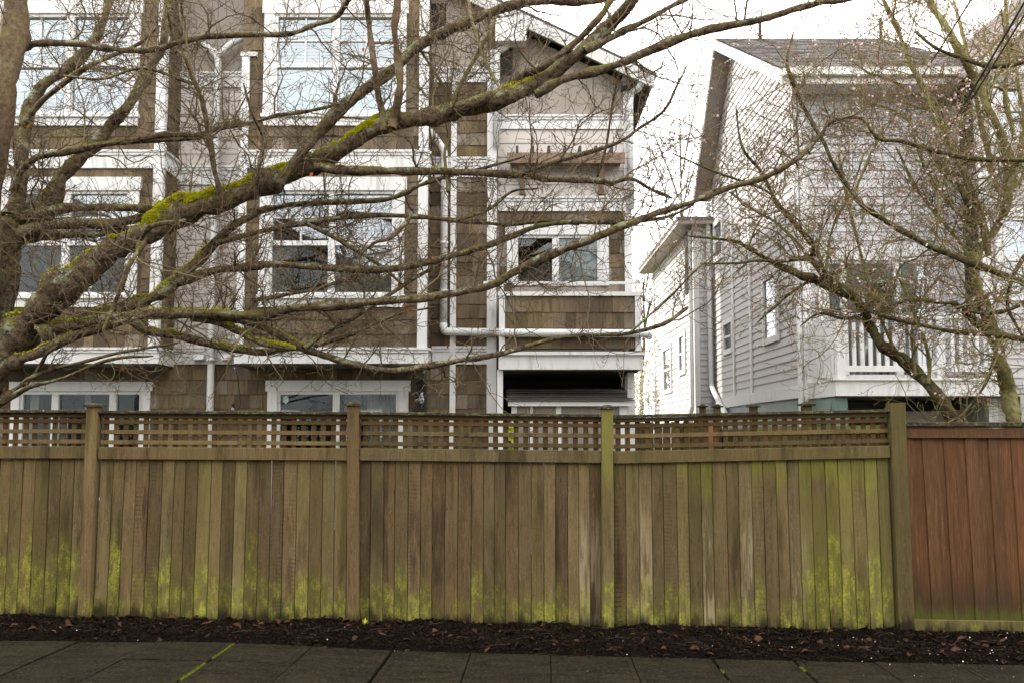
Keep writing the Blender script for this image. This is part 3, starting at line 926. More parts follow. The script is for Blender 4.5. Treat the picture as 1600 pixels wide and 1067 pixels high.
while x < SX - .1:
    o = link('fence_board', sfb[k % 4], gf)
    o.location = (x + .07, 16.6, -.06); o.scale = (.132, .02, 1.96 + .02 * math.sin(k * 2.1)); o.color = (.5, .3, 0, 1)
    x += .138; k += 1
for pxo in (1073, 1110):
    xo = X(pxo, 16.5, 680)
    box('post', ORANGE, gf, xo - .045, xo + .045, 16.5, 16.59, -.1, 1.92)
MB().box(SX - 0.03, SX - 0.005, 9.36, 18.3, 1.72, 1.80).build('rail', FENCE, sf)

# ------------------------------------------------------------------ facade helpers
def wall_holes(mb, x0, x1, z0, z1, Y, holes, t=0.12):
    xs = sorted({x0, x1, *[h[0] for h in holes], *[h[1] for h in holes]})
    zs = sorted({z0, z1, *[h[2] for h in holes], *[h[3] for h in holes]})
    xs = [x for x in xs if x0 <= x <= x1]; zs = [z for z in zs if z0 <= z <= z1]
    for i in range(len(xs) - 1):
        for j in range(len(zs) - 1):
            cx, cz = (xs[i] + xs[i+1]) / 2, (zs[j] + zs[j+1]) / 2
            if any(h[0] < cx < h[1] and h[2] < cz < h[3] for h in holes): continue
            mb.box(xs[i], xs[i+1], Y, Y + t, zs[j], zs[j+1])
SHL = []                                                            # all shingles of house A: (x0, x1, z0, z1, Y, importance)
def shingles(x0, x1, z0, z1, Y, holes=(), course=0.205, rank=0, wmin=0.11, wmax=0.24, ret=None):
    n = max(1, round((z1 - z0) / course))
    ch = (z1 - z0) / n
    for k in range(n):
        a, b = z0 + k * ch, z0 + (k + 1) * ch
        x = x0
        while x < x1 - 0.005:
            wd = random.uniform(wmin, wmax)
            e = min(x1, x + wd)
            if x1 - e < 0.06: e = x1
            cx, cz = (x + e) / 2, (a + b) / 2
            if not any(h[0] - 0.02 < cx < h[1] + 0.02 and h[2] < cz < h[3] for h in holes):
                SHL.append((x, e, a + random.uniform(-0.006, 0.003), b, Y, rank, ret))
            x = e
shingle_me = MB().poly([(0,-0.016,0),(1,-0.016,0),(1,-0.003,1.06),(0,-0.003,1.06),(0,0.0,0),(1,0.0,0),(1,0.0,1.06),(0,0.0,1.06)],
                       [(0,1,2,3),(4,5,1,0),(1,5,6,2),(4,0,3,7),(3,2,6,7)]).mesh('shingle', SHINGLE)
def lap(parent, mat, p0, p1, z0, z1, n, course=0.155, holes=(), name='siding_board', clip=None, proud=0.02):
    """lap boards between plan points p0 and p1 (x, y), outward normal n (x, y); holes in distance along the run"""
    p0, p1 = Vector(p0), Vector(p1)
    run = (p1 - p0).length
    d = (p1 - p0) / run
    n = Vector(n)
    k = max(1, round((z1 - z0) / course))
    ch = (z1 - z0) / k
    for i in range(k):
        a, b = z0 + i * ch, z0 + (i + 1) * ch
        s0, s1 = (0, run) if clip is None else clip((a + b) / 2)
        segs = [(s0, s1)]
        for h in holes:
            if h[2] < (a + b) / 2 < h[3]:
                new = []
                for (u, v) in segs:
                    if h[0] > u: new.append((u, min(v, h[0])))
                    if h[1] < v: new.append((max(u, h[1]), v))
                segs = [q for q in new if q[1] - q[0] > 0.01]
        for (u, v) in segs:
            if v - u < 0.02: continue
            j = random.uniform(-0.002, 0.002)
            A, B = p0 + d * u, p0 + d * v
            o0, o1, o2 = n * (proud + j), n * 0.004, n * 0.0
            pts = []
            for q in (A, B):
                pts += [(q.x + o0.x, q.y + o0.y, a), (q.x + o1.x, q.y + o1.y, b + 0.01), (q.x + o2.x, q.y + o2.y, b + 0.01), (q.x + o2.x, q.y + o2.y, a)]
            MB().poly(pts, [(0,1,5,4),(1,2,6,5),(3,0,4,7),(0,3,2,1),(4,5,6,7)]).build(name, mat, parent)
def window(parent, x0, x1, z0, z1, Y, cas=0.13, cols=1, mid=None, mull=(), muntin=(), shade=None, deep=0.9, glass=GLASS, header=0.0, name='window', sillh=0.0, frame=0.045, sash_mat=None):
    """casing outside the opening x0..x1, z0..z1. mull: x positions of mullions. shade: list of (x0, x1, z0, z1, mat, setback)"""
    sm = sash_mat or WHITE
    c = MB()
    ht = cas + header
    c.box(x0 - cas, x0, Y - 0.045, Y + 0.04, z0, z1)
    c.box(x1, x1 + cas, Y - 0.045, Y + 0.04, z0, z1)
    c.box(x0 - cas - (0.03 if header else 0), x1 + cas + (0.03 if header else 0), Y - 0.055, Y + 0.04, z1, z1 + ht)
    if sillh:
        c.box(x0 - cas, x1 + cas, Y - 0.045, Y + 0.04, z0 - sillh, z0 - 0.05)
        c.box(x0 - cas - 0.02, x1 + cas + 0.02, Y - 0.085, Y + 0.04, z0 - 0.05, z0)
    win = c.build(name, WHITE, parent)
    s = MB()
    f = frame
    s.box(x0, x1, Y - 0.02, Y + 0.06, z0, z0 + f); s.box(x0, x1, Y - 0.02, Y + 0.06, z1 - f, z1)
    s.box(x0, x0 + f, Y - 0.02, Y + 0.06, z0 + f, z1 - f); s.box(x1 - f, x1, Y - 0.02, Y + 0.06, z0 + f, z1 - f)
    edges = [x0 + f] + [q for m_ in mull for q in (m_ - 0.05, m_ + 0.05)] + [x1 - f]
    for m_ in mull:
        s.box(m_ - 0.05, m_ + 0.05, Y - 0.03, Y + 0.06, z0 + f, z1 - f)
    s.build('sash', sm, win)
    rows = [(z0 + f, z1 - f)]
    if mid is not None: rows = [(z0 + f, mid - 0.035), (mid + 0.035, z1 - f)]
    for i in range(0, len(edges), 2):
        a, b = edges[i], edges[i+1]
        if mid is not None:
            box('meeting_rail', sm, win, a, b, Y - 0.025, Y + 0.055, mid - 0.035, mid + 0.035)
        for j, (u, v) in enumerate(rows):
            gl = MB().box(a, b, Y + 0.028 + 0.012 * (j == 1), Y + 0.034 + 0.012 * (j == 1), u, v).build('pane', glass, win)
            if j == 1 and muntin:
                for (kind_, t) in muntin:
                    if kind_ == 'v':
                        xm = a + (b - a) * t
                        box('muntin', sm, win, xm - 0.012, xm + 0.012, Y + 0.012, Y + 0.038, u, v)
                    else:
                        zm = u + (v - u) * t
                        box('muntin', sm, win, a, b, Y + 0.0135, Y + 0.036, zm - 0.012, zm + 0.012)
    # the room behind: five faces
    r = MB()
    a, b, e = 0.3, 0.3, deep
    r.poly([(x0-a, Y+.13, z0-b), (x1+a, Y+.13, z0-b), (x1+a, Y+.13, z1+b), (x0-a, Y+.13, z1+b), (x0-a, Y+e, z0-b), (x1+a, Y+e, z0-b), (x1+a, Y+e, z1+b), (x0-a, Y+e, z1+b)],
           [(4,5,6,7),(0,1,5,4),(1,2,6,5),(2,3,7,6),(3,0,4,7)])
    r.build('room_interior', DARKROOM, win)
    for (a, b, u, v, m_, sb, kind_) in (shade or ()):
        if kind_ == 'roller':
            box('blind', m_, win, a, b, Y + sb, Y + sb + 0.004, u, v)
        elif kind_ == 'slats':
            q = MB()
            z = u
            while z < v:
                q.poly([(a, Y + sb, z), (b, Y + sb, z), (b, Y + sb + 0.012, z + 0.046), (a, Y + sb + 0.012, z + 0.046)], [(0,1,2,3)])
                z += 0.05
            q.build('blind', m_, win, kind='stuff')
        else:
            nn = 26
            q = MB()
            for i in range(nn):
                t0, t1 = i / nn, (i + 1) / nn
                w0, w1 = 0.025 * math.sin(t0 * 40), 0.025 * math.sin(t1 * 40)
                xa_, xb_ = a + (b - a) * t0, a + (b - a) * t1
                q.poly([(xa_, Y + sb + w0, u), (xb_, Y + sb + w1, u), (xb_, Y + sb + w1, v), (xa_, Y + sb + w0, v)], [(0,1,2,3)])
            q.build('curtain', m_, win, smooth=True)
    return win

# ------------------------------------------------------------------ the brown shingled row house
A = empty('shingled_house', (-3, 16, 0), 'brown shingled row house with white trim, bay windows and small balcony', 'house')
YB, YW = 14.5, 15.2
zTop = 10.2
zb0, zb1 = Z(568, YB), Z(547, YB)                                    # lower band
holesW, wallA = [], MB()
def band(x0, x1, Y, py0, py1, cap=True, proud=0.04):
    z0, z1 = Z(py1, Y), Z(py0, Y)
    q = MB().box(x0, x1, Y - proud, Y + 0.02, z0, z1)
    if cap:
        q.box(x0 - 0.004, x1 + 0.004, Y - proud - 0.035, Y + 0.02, z1 + 0.002, z1 + 0.035)
        q.box(x0 - 0.002, x1 + 0.002, Y - proud - 0.018, Y + 0.02, z1 - 0.04, z1 + 0.002)
    return q.build('band', WHITE, A)
def vtrim(x0, x1, Y, z0, z1, proud=0.045, name='corner_board'):
    return box(name, WHITE, A, x0, x1, Y - proud, Y + 0.02, z0, z1)
def bay(dx, edge_l, first):
    """bay window column; dx = picture shift"""
    xl, xr = X(edge_l + dx, YB), X(665 + dx, YB)
    # windows
    w2 = (X(420 + dx, YB), X(617 + dx, YB), Z(462, YB), Z(299, YB))
    w3 = (X(429 + dx, YB, 100), X(613 + dx + 6, YB, 100), Z(180, YB), Z(23, YB))
    wall = MB()
    wall_holes(wall, xl, xr, zb0 - 0.02, zTop, YB, [w2, w3])
    wall.box(xl, xl + 0.12, YB + 0.12, YW, zb0 - 0.02, zTop)
    wall.box(xr - 0.12, xr, YB + 0.12, YW, zb0 - 0.02, zTop)
    wall.box(xl, xr, YB + 0.12, YW, zb0 - 0.02, zb0 + 0.1)
    wall.build('bay_wall', SHINGLE, A)
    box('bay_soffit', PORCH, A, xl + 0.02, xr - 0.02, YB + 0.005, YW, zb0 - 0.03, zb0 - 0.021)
    cw = 0.11
    vtrim(xl, xl + cw, YB, zb1 + 0.036, Z(88, YB))
    vtrim(xr - cw, xr, YB, zb1 + 0.036, zTop - 0.1)
    # returned face of the corner board
    box('corner_board', WHITE, A, xr, xr + 0.025, YB - 0.045, YB + 0.08, zb1 + 0.036, zTop - 0.1)
    box('corner_cap', WHITE, A, xl - 0.02, xl + 0.22, YB - 0.06, YB + 0.02, Z(90, YB), Z(84, YB))
    # bands wrap onto the return
    for (a, b) in ((547, 568), (240, 264)):
        band(xl - 0.01, xr + 0.045, YB, a, b)
        z0, z1 = Z(b, YB), Z(a, YB)
        q = MB().box(xr + 0.0, xr + 0.04, YB + 0.021, YW - 0.04, z0, z1)
        q.box(xr, xr + 0.075, YB + 0.021, YW - 0.08, z1 + 0.002, z1 + 0.035)
        q.build('band', WHITE, A)
    # shingles
    s0, s1 = xl + cw, xr - cw
    rk = 1 if first else 0
    shingles(s0, s1, zb1 + 0.03, Z(264, YB), YB, [(w2[0] - 0.13, w2[1] + 0.13, Z(480, YB), Z(280, YB))], rank=2 + rk)
    shingles(s0, s1, Z(240, YB) + 0.03, Z(13, YB), YB, [(w3[0] - 0.16, w3[1] + 0.16, Z(198, YB), Z(5, YB))], rank=1 + rk)
    # return wall shingles (facing right)
    shingles(YB + 0.08, YW, zb1 + 0.03, Z(264, YB), xr, rank=1, ret=True)
    shingles(YB + 0.08, YW, Z(240, YB) + 0.03, zTop - 0.2, xr, rank=1, ret=True)
    # taupe battened strip above the corner cap and the window head
    q = box('board_panel', TAUPE, A, xl + 0.02, xr - cw - .01, YB - 0.012, YB - 0.002, Z(5, YB) + 0.2, zTop)
    sp = 300 / 2
    ww2, ww3 = w2, w3
    m2 = (X(518.5 + dx, YB),); m3 = (X(525 + dx, YB, 100),)
    sh2 = [(w2[0] + 0.03, m2[0], Z(382, YB), w2[3], GREYBLIND, 0.30, 'roller')] if False else []
    xm = m2[0]
    if first:
        sh2 = [(xm + 0.03, w2[1] - 0.02, w2[2] + 0.02, Z(384, YB), CURTAIN, 0.22, 'curtain')]
        sh3 = [(w3[0] + .02, w3[1] - .02, w3[2] + .02, Z(104, YB), BLIND, 0.075, 'roller'), (w3[0] + .02, w3[1] - .02, Z(104, YB), w3[3] - .02, GREYBLIND, 0.09, 'slats')]
    else:
        sh2 = [(w2[0] + .02, w2[1] - .02, Z(380, YB), w2[3] - .02, GREYBLIND, 0.09, 'slats')]
        sh3 = [(w3[0] + .02, w3[1] - .02, w3[2] + .02, w3[3] - .02, GREYBLIND, 0.09, 'slats')]
    window(A, *w2, YB, cas=0.135, mid=Z(380.5, YB), mull=m2, muntin=(('v', 0.5), ('h', 0.5)), shade=sh2, header=0.06, sillh=0.17)
    window(A, *w3, YB, cas=0.15, mid=Z(103, YB), mull=m3, muntin=(('v', 0.5), ('h', 0.5)), shade=sh3, header=0.04, sillh=0.17)
    return xl, xr
cl_, cr_ = bay(0, 372, True)
ll_, lr_ = bay(-416, 372, False)
# main wall and the ground floor openings
d1 = (X(434, YW, 600), X(624, YW, 600), 0.32, Z(611, YW))
d0 = (X(33, YW, 600), X(224, YW, 600), 0.75, Z(611, YW))
xE0 = X(776, YW)                                                     # right end of the flat wall
xA0 = X(-160, YW)
wall_holes(wallA, xA0, xE0, 0.1, zTop, YW, [d1, d0, (ll_ + .2, lr_ - .2, zb0 + .2, zTop - .3), (cl_ + .2, cr_ - .2, zb0 + .2, zTop - .3)])
wallA.build('wall', SHINGLE, A)
mid0 = d1[0] + (d1[1] - d1[0]) * 0.485
dd = window(A, *d1, YW, cas=0.14, mull=(mid0,), header=0.02, name='sliding_door', deep=1.6, glass=GLASS_LOW, shade=[(d1[1] - 0.5, d1[1] - 0.06, d1[2] + .05, d1[3] - .02, CURTAIN, 0.2, 'curtain'), (mid0 + 0.06, mid0 + 0.32, d1[2] + .05, d1[3] - .02, GREYBLIND, 0.35, 'roller')])
q = MB(); hx, hz = X(446, YW, 620), Z(624, YW)
q.prism([(hx + 0.045 * math.cos(a), YW + 0.02, hz + 0.06 * math.sin(a)) for a in [i * math.pi / 3 + 0.52 for i in range(6)]], (0, 0.004, 0))
q.build('door_sticker', plain('pale_sticker', (0.45, 0.6, 0.6), (0.6, 0.7, 0.68)), dd)
third = (d0[1] - d0[0])
window(A, *d0, YW, cas=0.12, mull=(d0[0] + third * 0.29, d0[0] + third * 0.76), header=0.02, name='window', deep=1.4, glass=GLASS_LOW, shade=[(d0[0] + third * 0.5, d0[0] + third * 0.55, d0[2], d0[3], GREYBLIND, 0.12, 'roller'), (d0[0] + third * 0.05, d0[0] + third * 0.12, d0[2], d0[3], CURTAIN, 0.12, 'roller')])
# ground floor shingles
shingles(xA0, X(704, YW), 0.2, Z(571, YW) - 0.0, YW, [(d1[0] - .15, d1[1] + .15, -1, Z(590, YW)), (d0[0] - .13, d0[1] + .13, d0[2] - .1, Z(590, YW))], rank=8)
shingles(X(713, YW), X(761, YW), 0.2, Z(571, YW), YW, rank=8)
# recess between the bays
xr0, xr1 = lr_, cl_
lap(A, BEIGE, (xr0, YW), (xr1, YW), Z(545, YW), Z(291, YW), (0, -1), 0.2, name='siding_board')
lap(A, BEIGE, (xr0, YW), (xr1, YW), Z(262, YW), Z(138, YW), (0, -1), 0.2, name='siding_board')
band(xr0, xr1, YW, 545, 569)
band(xr0, xr1, YW, 264, 290)
band(xr0, xr1, YW, 118, 138)
box('board_panel', TAUPE, A, xr0, xr1, YW - 0.012, YW - 0.002, Z(118, YW) + .036, zTop)
x = xr0 + 0.1
while x < xr1:
    box('batten', TAUPE, A, x, x + 0.045, YW - 0.03, YW - 0.013, Z(118, YW) + .036, zTop); x += 0.4
# flat strip right of the centre bay
xs0, xD0, xD1, xD2 = cr_, X(704, YW), X(713, YW), X(761, YW)
shingles(xs0, xD0, Z(545, YW) + .03, Z(279, YW), YW, rank=5)
shingles(xs0, xD0, Z(250, YW) + .03, Z(131, YW), YW, rank=4)
shingles(xD1, xD2, Z(545, YW) + .03, Z(279, YW), YW, rank=6)
shingles(xD1, xD2, Z(250, YW) + .03, Z(131, YW), YW, rank=5)
for (a, b) in ((545, 569), (251, 278), (111, 130)):
    band(xs0 + 0.05, xD0 - .001, YW, a, b)
    band(xD1 + .001, xD2 - .001, YW, a, b)
vtrim(xD0, xD1, YW, 0.15, Z(112, YW), 0.06)
vtrim(xD2, xE0, YW, 0.15, Z(80, YW), 0.065)
box('board_panel', TAUPE, A, xs0, xD2 - .001, YW - 0.012, YW - 0.002, Z(111, YW) + .036, zTop - 0.6)
for x in (xs0 + 0.1, xs0 + 0.36, xD1 + 0.2, xD1 + 0.36):
    box('batten', TAUPE, A, x, x + 0.045, YW - 0.03, YW - 0.013, Z(111, YW) + .037, zTop - 0.7)
# ---- the end unit with the balcony
YE, YBAL = 15.36, 14.6
xe0, xe1 = X(778, YE), X(986, YE)
YRK = 15.04
rk0, rk1 = U(808, 18, YRK), U(1022, 118, YRK)                    # line of the rake's top edge
slope = (rk0.z - rk1.z) / (rk0.x - rk1.x)
apex_x = X(560, YRK, 0)
apex_z = rk1.z + slope * (apex_x - rk1.x)
def rake_z(x): return rk1.z + slope * (x - rk1.x)
wE = (X(805, YE), X(938, YE), Z(447, YE), Z(368, YE))
q = MB()
wall_holes(q, xe0, xe1, Z(580, YE), Z(330, YE), YE, [wE])
q.poly([(xe0, YE, Z(330, YE)), (xe1, YE, Z(330, YE)), (xe1, YE, rake_z(xe1) - .3), (xe0, YE, rake_z(xe0) - .3)], [(0,1,2,3)])
q.build('wall', TAUPE, A)
box('wall', TAUPE, A, xe1 - 0.1, xe1, YE + .121, 24, 2.0, rake_z(xe1) - .35)
box('wall', TAUPE, A, xA0, xA0 + .1, YW + .121, 24, 0, zTop)
box('sun_block_wall', TAUPE, A, -34, xA0 - .32, YW, 24.1, 0, zTop)  # unseen wall, added to block the sun from the mulch
box('wall', TAUPE, A, xA0, xe1, 24, 24.1, 0, zTop - 0.6)
box('wall', TAUPE, A, xe0 - .1, xe0 - .002, YW + .121, YE + .2, 2.0, rake_z(xe0) - .35)
q = MB(); q.poly([(xe0, YE - .012, Z(184, YE)), (xe1, YE - .012, Z(184, YE)), (xe1, YE - .012, rake_z(xe1) - .2), (xe0, YE - .012, rake_z(xe0) - .2)], [(0,1,2,3)])
q.build('board_panel', TAUPE, A)
x = xe0 + 0.32
while x < xe1 - .05:
    box('batten', TAUPE, A, x, x + 0.045, YE - 0.03, YE - 0.013, Z(184, YE) + .036, rake_z(x) - .22); x += 0.36
band(xe0, xe1 - 0.08, YE, 185, 203)
lap(A, BEIGE, (xe0, YE), (xe1 - .08, YE), Z(311, YE), Z(203, YE), (0, -1), 0.2)
band(xe0, xe1 - .08, YE, 312, 331)
shingles(xe0 + .02, xe1 - .1, Z(463, YE) - .2, Z(331, YE), YE, [(wE[0] - .13, wE[1] + .13, -1, Z(354, YE))], rank=4)
vtrim(xe1 - .10, xe1 + .01, YE, Z(575, YE), rake_z(xe1) - .32, 0.05)
window(A, *wE, YE, cas=0.125, mull=(X(868, YE),), header=0.03, name='balcony_window', deep=1.2, glass=GLASS_OPEN,
       shade=[(X(872, YE), wE[1] - .02, wE[2] + .02, wE[3] - .02, SHADE, 0.06, 'roller')])
# roof with white rakes; gable roof running back
roof = MB()
th = 0.16
for (xa_, za_, xb_, zb_) in ((apex_x, apex_z, rk1.x + 0.04, rake_z(rk1.x + 0.04)), (apex_x, apex_z, xA0 - 0.3, apex_z + slope * (apex_x - xA0 + 0.3) * 0.35)):
    roof.poly([(xa_, YRK - .02, za_), (xb_, YRK - .02, zb_), (xb_, 24.4, zb_), (xa_, 24.4, za_), (xa_, YRK - .02, za_ + .05), (xb_, YRK - .02, zb_ + .05), (xb_, 24.4, zb_ + .05), (xa_, 24.4, za_ + .05)],
              [(0,1,2,3),(4,7,6,5),(0,4,5,1),(1,5,6,2),(2,6,7,3)])
roof.build('roof', ROOF, A)
dxr = 0.0
rb = MB()
rb.poly([(apex_x, YRK - .04, apex_z - .21), (rk1.x, YRK - .04, rk1.z - .21), (rk1.x, YRK - .04, rk1.z - .005), (apex_x, YRK - .04, apex_z - .005), (apex_x, YRK + .0, apex_z - .21), (rk1.x, YRK + .0, rk1.z - .21), (rk1.x, YRK + .0, rk1.z - .005), (apex_x, YRK + .0, apex_z - .005)],
        [(0,1,2,3),(4,7,6,5),(0,4,5,1),(1,5,6,2),(2,6,7,3),(0,3,7,4)])
rb.build('rake_board', RAKE, A)
sb = MB()
sb.poly([(apex_x, YRK + .005, apex_z - .10), (rk1.x, YRK + .005, rk1.z - .10), (rk1.x, YE, rk1.z - .10), (apex_x, YE, apex_z - .10)], [(0,1,2,3)])
sb.build('soffit', TAUPE, A)
# dark timber brackets below the rake
for pxb in (975,):
    b0 = U(pxb, 118, 15.3)
    box('eave_bracket', PORCH, A, b0.x - .05, b0.x + .05, YRK + .01, YE, rake_z(b0.x) - .36, rake_z(b0.x) - .22)
# flat dark panels painting in the shade of eave gaps, and a white return
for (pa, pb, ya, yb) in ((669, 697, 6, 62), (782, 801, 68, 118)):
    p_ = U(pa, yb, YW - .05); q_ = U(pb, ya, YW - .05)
    box('eave_shade_panel', DARKROOM, A, p_.x, q_.x, YW - .06, YW - .035, p_.z, q_.z)
p_ = U(772, 66, YW - .3); q_ = U(812, 30, YW - .3)
box('eave_return', WHITE, A, p_.x + .02, q_.x + .1, YW - .35, YW - .08, p_.z, q_.z)
# trellis shelf with pegs and brackets
z0, z1 = Z(256, YE - .3), Z(240, YE - .3)
tx0, tx1 = X(792, YE - .3), X(944, YE - .3)
tx1 = X(978, YE - .3)
tr = box('trellis_shelf', STAINED, A, tx0, tx1, YE - .34, YE - .29, z0, z1)
box('shelf_plank', STAINED, tr, tx0 + .05, tx1 - .05, YE - .288, YE - .03, z0 + .03, z0 + .07)
for px_i in (808, 833, 858, 883, 907, 932, 957):
    xx = X(px_i, YE - .3)
    box('peg', PORCH, tr, xx - .02, xx + .02, YE - .36, YE - .05, z1 + .001, z1 + .10)
for px_i in (816, 940):
    xx = X(px_i, YE - .1)
    q = MB().prism([(xx - .04, YE - .03, Z(306, YE)), (xx - .04, YE - .10, Z(306, YE)), (xx - .04, YE - .27, z0 - .002), (xx - .04, YE - .03, z0 - .002)], (.08, 0, 0))
    q.build('bracket', STAINED, tr)
# balcony
bx0, bx1 = X(788, YBAL), X(991, YBAL)
bl = box('balcony', SHINGLE, A, bx0 - .06, bx1 + .06, YBAL + .002, YBAL + .1, Z(545, YBAL), Z(463, YBAL))
for xx, a in ((bx0 - .075, 0), (bx1 + .0, 1)):
    box('corner_board', WHITE, bl, xx, xx + .085, YBAL - .03, YBAL + .13, Z(548, YBAL), Z(460, YBAL))
box('side_panel', SHINGLE, bl, bx1 - .02, bx1 + .055, YBAL + .131, YE - .06, Z(545, YBAL), Z(463, YBAL))
box('side_panel', SHINGLE, bl, bx0 - .07, bx0 + .02, YBAL + .131, YE - .06, Z(545, YBAL), Z(463, YBAL))
box('cap_rail', WHITE, bl, bx0 - .09, bx1 + .1, YBAL - .04, YBAL + .14, Z(463, YBAL) + .001, Z(456.5, YBAL))
for (a, b) in ((439.5, 443.5),):
    MB().box(bx0 - .3, bx1 + .09, YBAL + .03, YBAL + .075, Z(b, YBAL), Z(a, YBAL)).build('rail', WHITE, bl)
for xx in (bx0 - .07, bx1 + .02):
    box('rail_post', WHITE, bl, xx, xx + .06, YBAL + .025, YBAL + .08, Z(456, YBAL), Z(438, YBAL))
shingles(bx0 + .01, bx1 - .01, Z(513, YBAL), Z(463, YBAL), YBAL, rank=10, course=0.26)
shingles(bx0 + .01, bx1 - .01, Z(544, YBAL), Z(513, YBAL), YBAL, rank=10, course=0.14)
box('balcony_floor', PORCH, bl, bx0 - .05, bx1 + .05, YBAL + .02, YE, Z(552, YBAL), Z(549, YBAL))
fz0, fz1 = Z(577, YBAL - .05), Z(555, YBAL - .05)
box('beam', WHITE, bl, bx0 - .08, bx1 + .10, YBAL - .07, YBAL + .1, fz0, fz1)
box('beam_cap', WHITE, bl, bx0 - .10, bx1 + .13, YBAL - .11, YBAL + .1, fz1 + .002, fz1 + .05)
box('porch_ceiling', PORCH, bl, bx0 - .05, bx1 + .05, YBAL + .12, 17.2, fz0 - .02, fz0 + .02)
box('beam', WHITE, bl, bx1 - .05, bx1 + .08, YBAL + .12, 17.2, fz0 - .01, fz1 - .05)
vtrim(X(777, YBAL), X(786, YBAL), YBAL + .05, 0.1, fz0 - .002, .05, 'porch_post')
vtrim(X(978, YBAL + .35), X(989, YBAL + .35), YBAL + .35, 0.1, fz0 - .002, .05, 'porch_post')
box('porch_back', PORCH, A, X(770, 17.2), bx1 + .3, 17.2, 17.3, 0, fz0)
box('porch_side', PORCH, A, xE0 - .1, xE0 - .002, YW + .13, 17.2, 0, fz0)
box('porch_door_trim', WHITE, A, X(820, 17.15), X(826, 17.15), 17.15, 17.19, 0, 2.1)
# pipes
def pipe(pts, r=0.055, name='downpipe', n=12):
    """round pipe with short mitred bends"""
    P = [Vector(p) for p in pts]
    out = [P[0]]
    for i in range(1, len(P) - 1):
        a, b = (P[i-1] - P[i]).normalized(), (P[i+1] - P[i]).normalized()
        rr = min(0.10, (P[i-1]-P[i]).length * .45, (P[i+1]-P[i]).length * .45)
        for t in (0, .25, .5, .75, 1):
            out.append((P[i] + a * rr) * (1-t)**2 + P[i] * 2*t*(1-t) + (P[i] + b * rr) * t*t)
    out.append(P[-1])
    o = MB().tube(out, r, n).build(name, PIPE, A, smooth=True)
    return o
yp = YW - .13
def pp(px, py, Y): 
    v = U(px, py, Y); return v
vx = pp(693, 500, yp).x
p1 = pipe([pp(672, 205, yp), (vx, yp, Z(236, yp)), (vx, yp, Z(512, yp)), ], 0.055)
hz_ = Z(520, YBAL - .09)
pipe([(vx, yp, Z(505, yp)), (vx, yp, Z(518, yp)), (X(740, yp), yp, Z(519, yp)), (X(776, yp), yp, Z(519, yp))], 0.058, 'downpipe_run')
pipe([(X(775, yp), yp, Z(519, yp)), (X(787, YBAL - .09), YBAL - .09, hz_), (X(1008, YBAL - .09), YBAL - .09, hz_ - .01), (X(1014, YBAL + .3), YBAL + .4, hz_)], 0.058, 'downpipe_run')
for z in (Z(380, yp), Z(300, yp), Z(455, yp)):
    MB().tube([(vx, yp, z - .02), (vx, yp, z + .02)], 0.064, 12).build('pipe_strap', PIPE, p1, smooth=True)
dxp = pp(329, 600, yp).x
p2 = pipe([(dxp, yp, 0.1), (dxp, yp, Z(560, yp)), (dxp, yp - .04, Z(545, yp)), (dxp, yp - .04, Z(100, yp)), (dxp - .02, yp - .04, Z(88, yp)), (dxp - .25, yp - .05, Z(70, yp))], 0.053)
pipe([(dxp, yp - .05, Z(92, yp)), (dxp + .16, yp - .05, Z(72, yp)), (dxp + .4, yp - .05, Z(60, yp))], 0.05, 'downpipe_branch')
for z in (Z(563, yp), Z(420, yp), Z(270, yp), Z(140, yp)):
    MB().tube([(dxp, yp - .03, z - .02), (dxp, yp - .03, z + .02)], 0.062, 12).build('pipe_strap', PIPE, p2, smooth=True)
ex = X(776, YW - .15, 130)
pipe([(ex, YW - .13, Z(230, yp)), (ex, YW - .13, Z(82, yp)), (ex + .15, YW - .13, Z(73, yp)), (ex + .24, YW - .15, Z(62, yp)), (ex + .25, YW - .15, Z(45, yp))], 0.05)
ex2 = X(984, YE - .1, 150)
pipe([(ex2, YE - .1, Z(330, YE)), (ex2, YE - .1, Z(165, YE)), (ex2 + .02, YE - .1, Z(148, YE)), (ex2 + .14, YE - .25, Z(140, YE - .2)), (ex2 + .16, YE - .3, Z(125, YE - .2))], 0.05)
# vents under the band
for (a, b) in ((303, 319), (347, 362)):
    p_ = U(a, 562, YW - .1); q_ = U(b, 553, YW - .1)
    MB().prism([(p_.x, YW - .045, p_.z), (p_.x, YW - .16, p_.z), (p_.x, YW - .15, p_.z + .035), (p_.x, YW - .06, q_.z), (p_.x, YW - .045, q_.z)], (q_.x - p_.x, 0, 0)).build('vent_hood', WHITE, A)
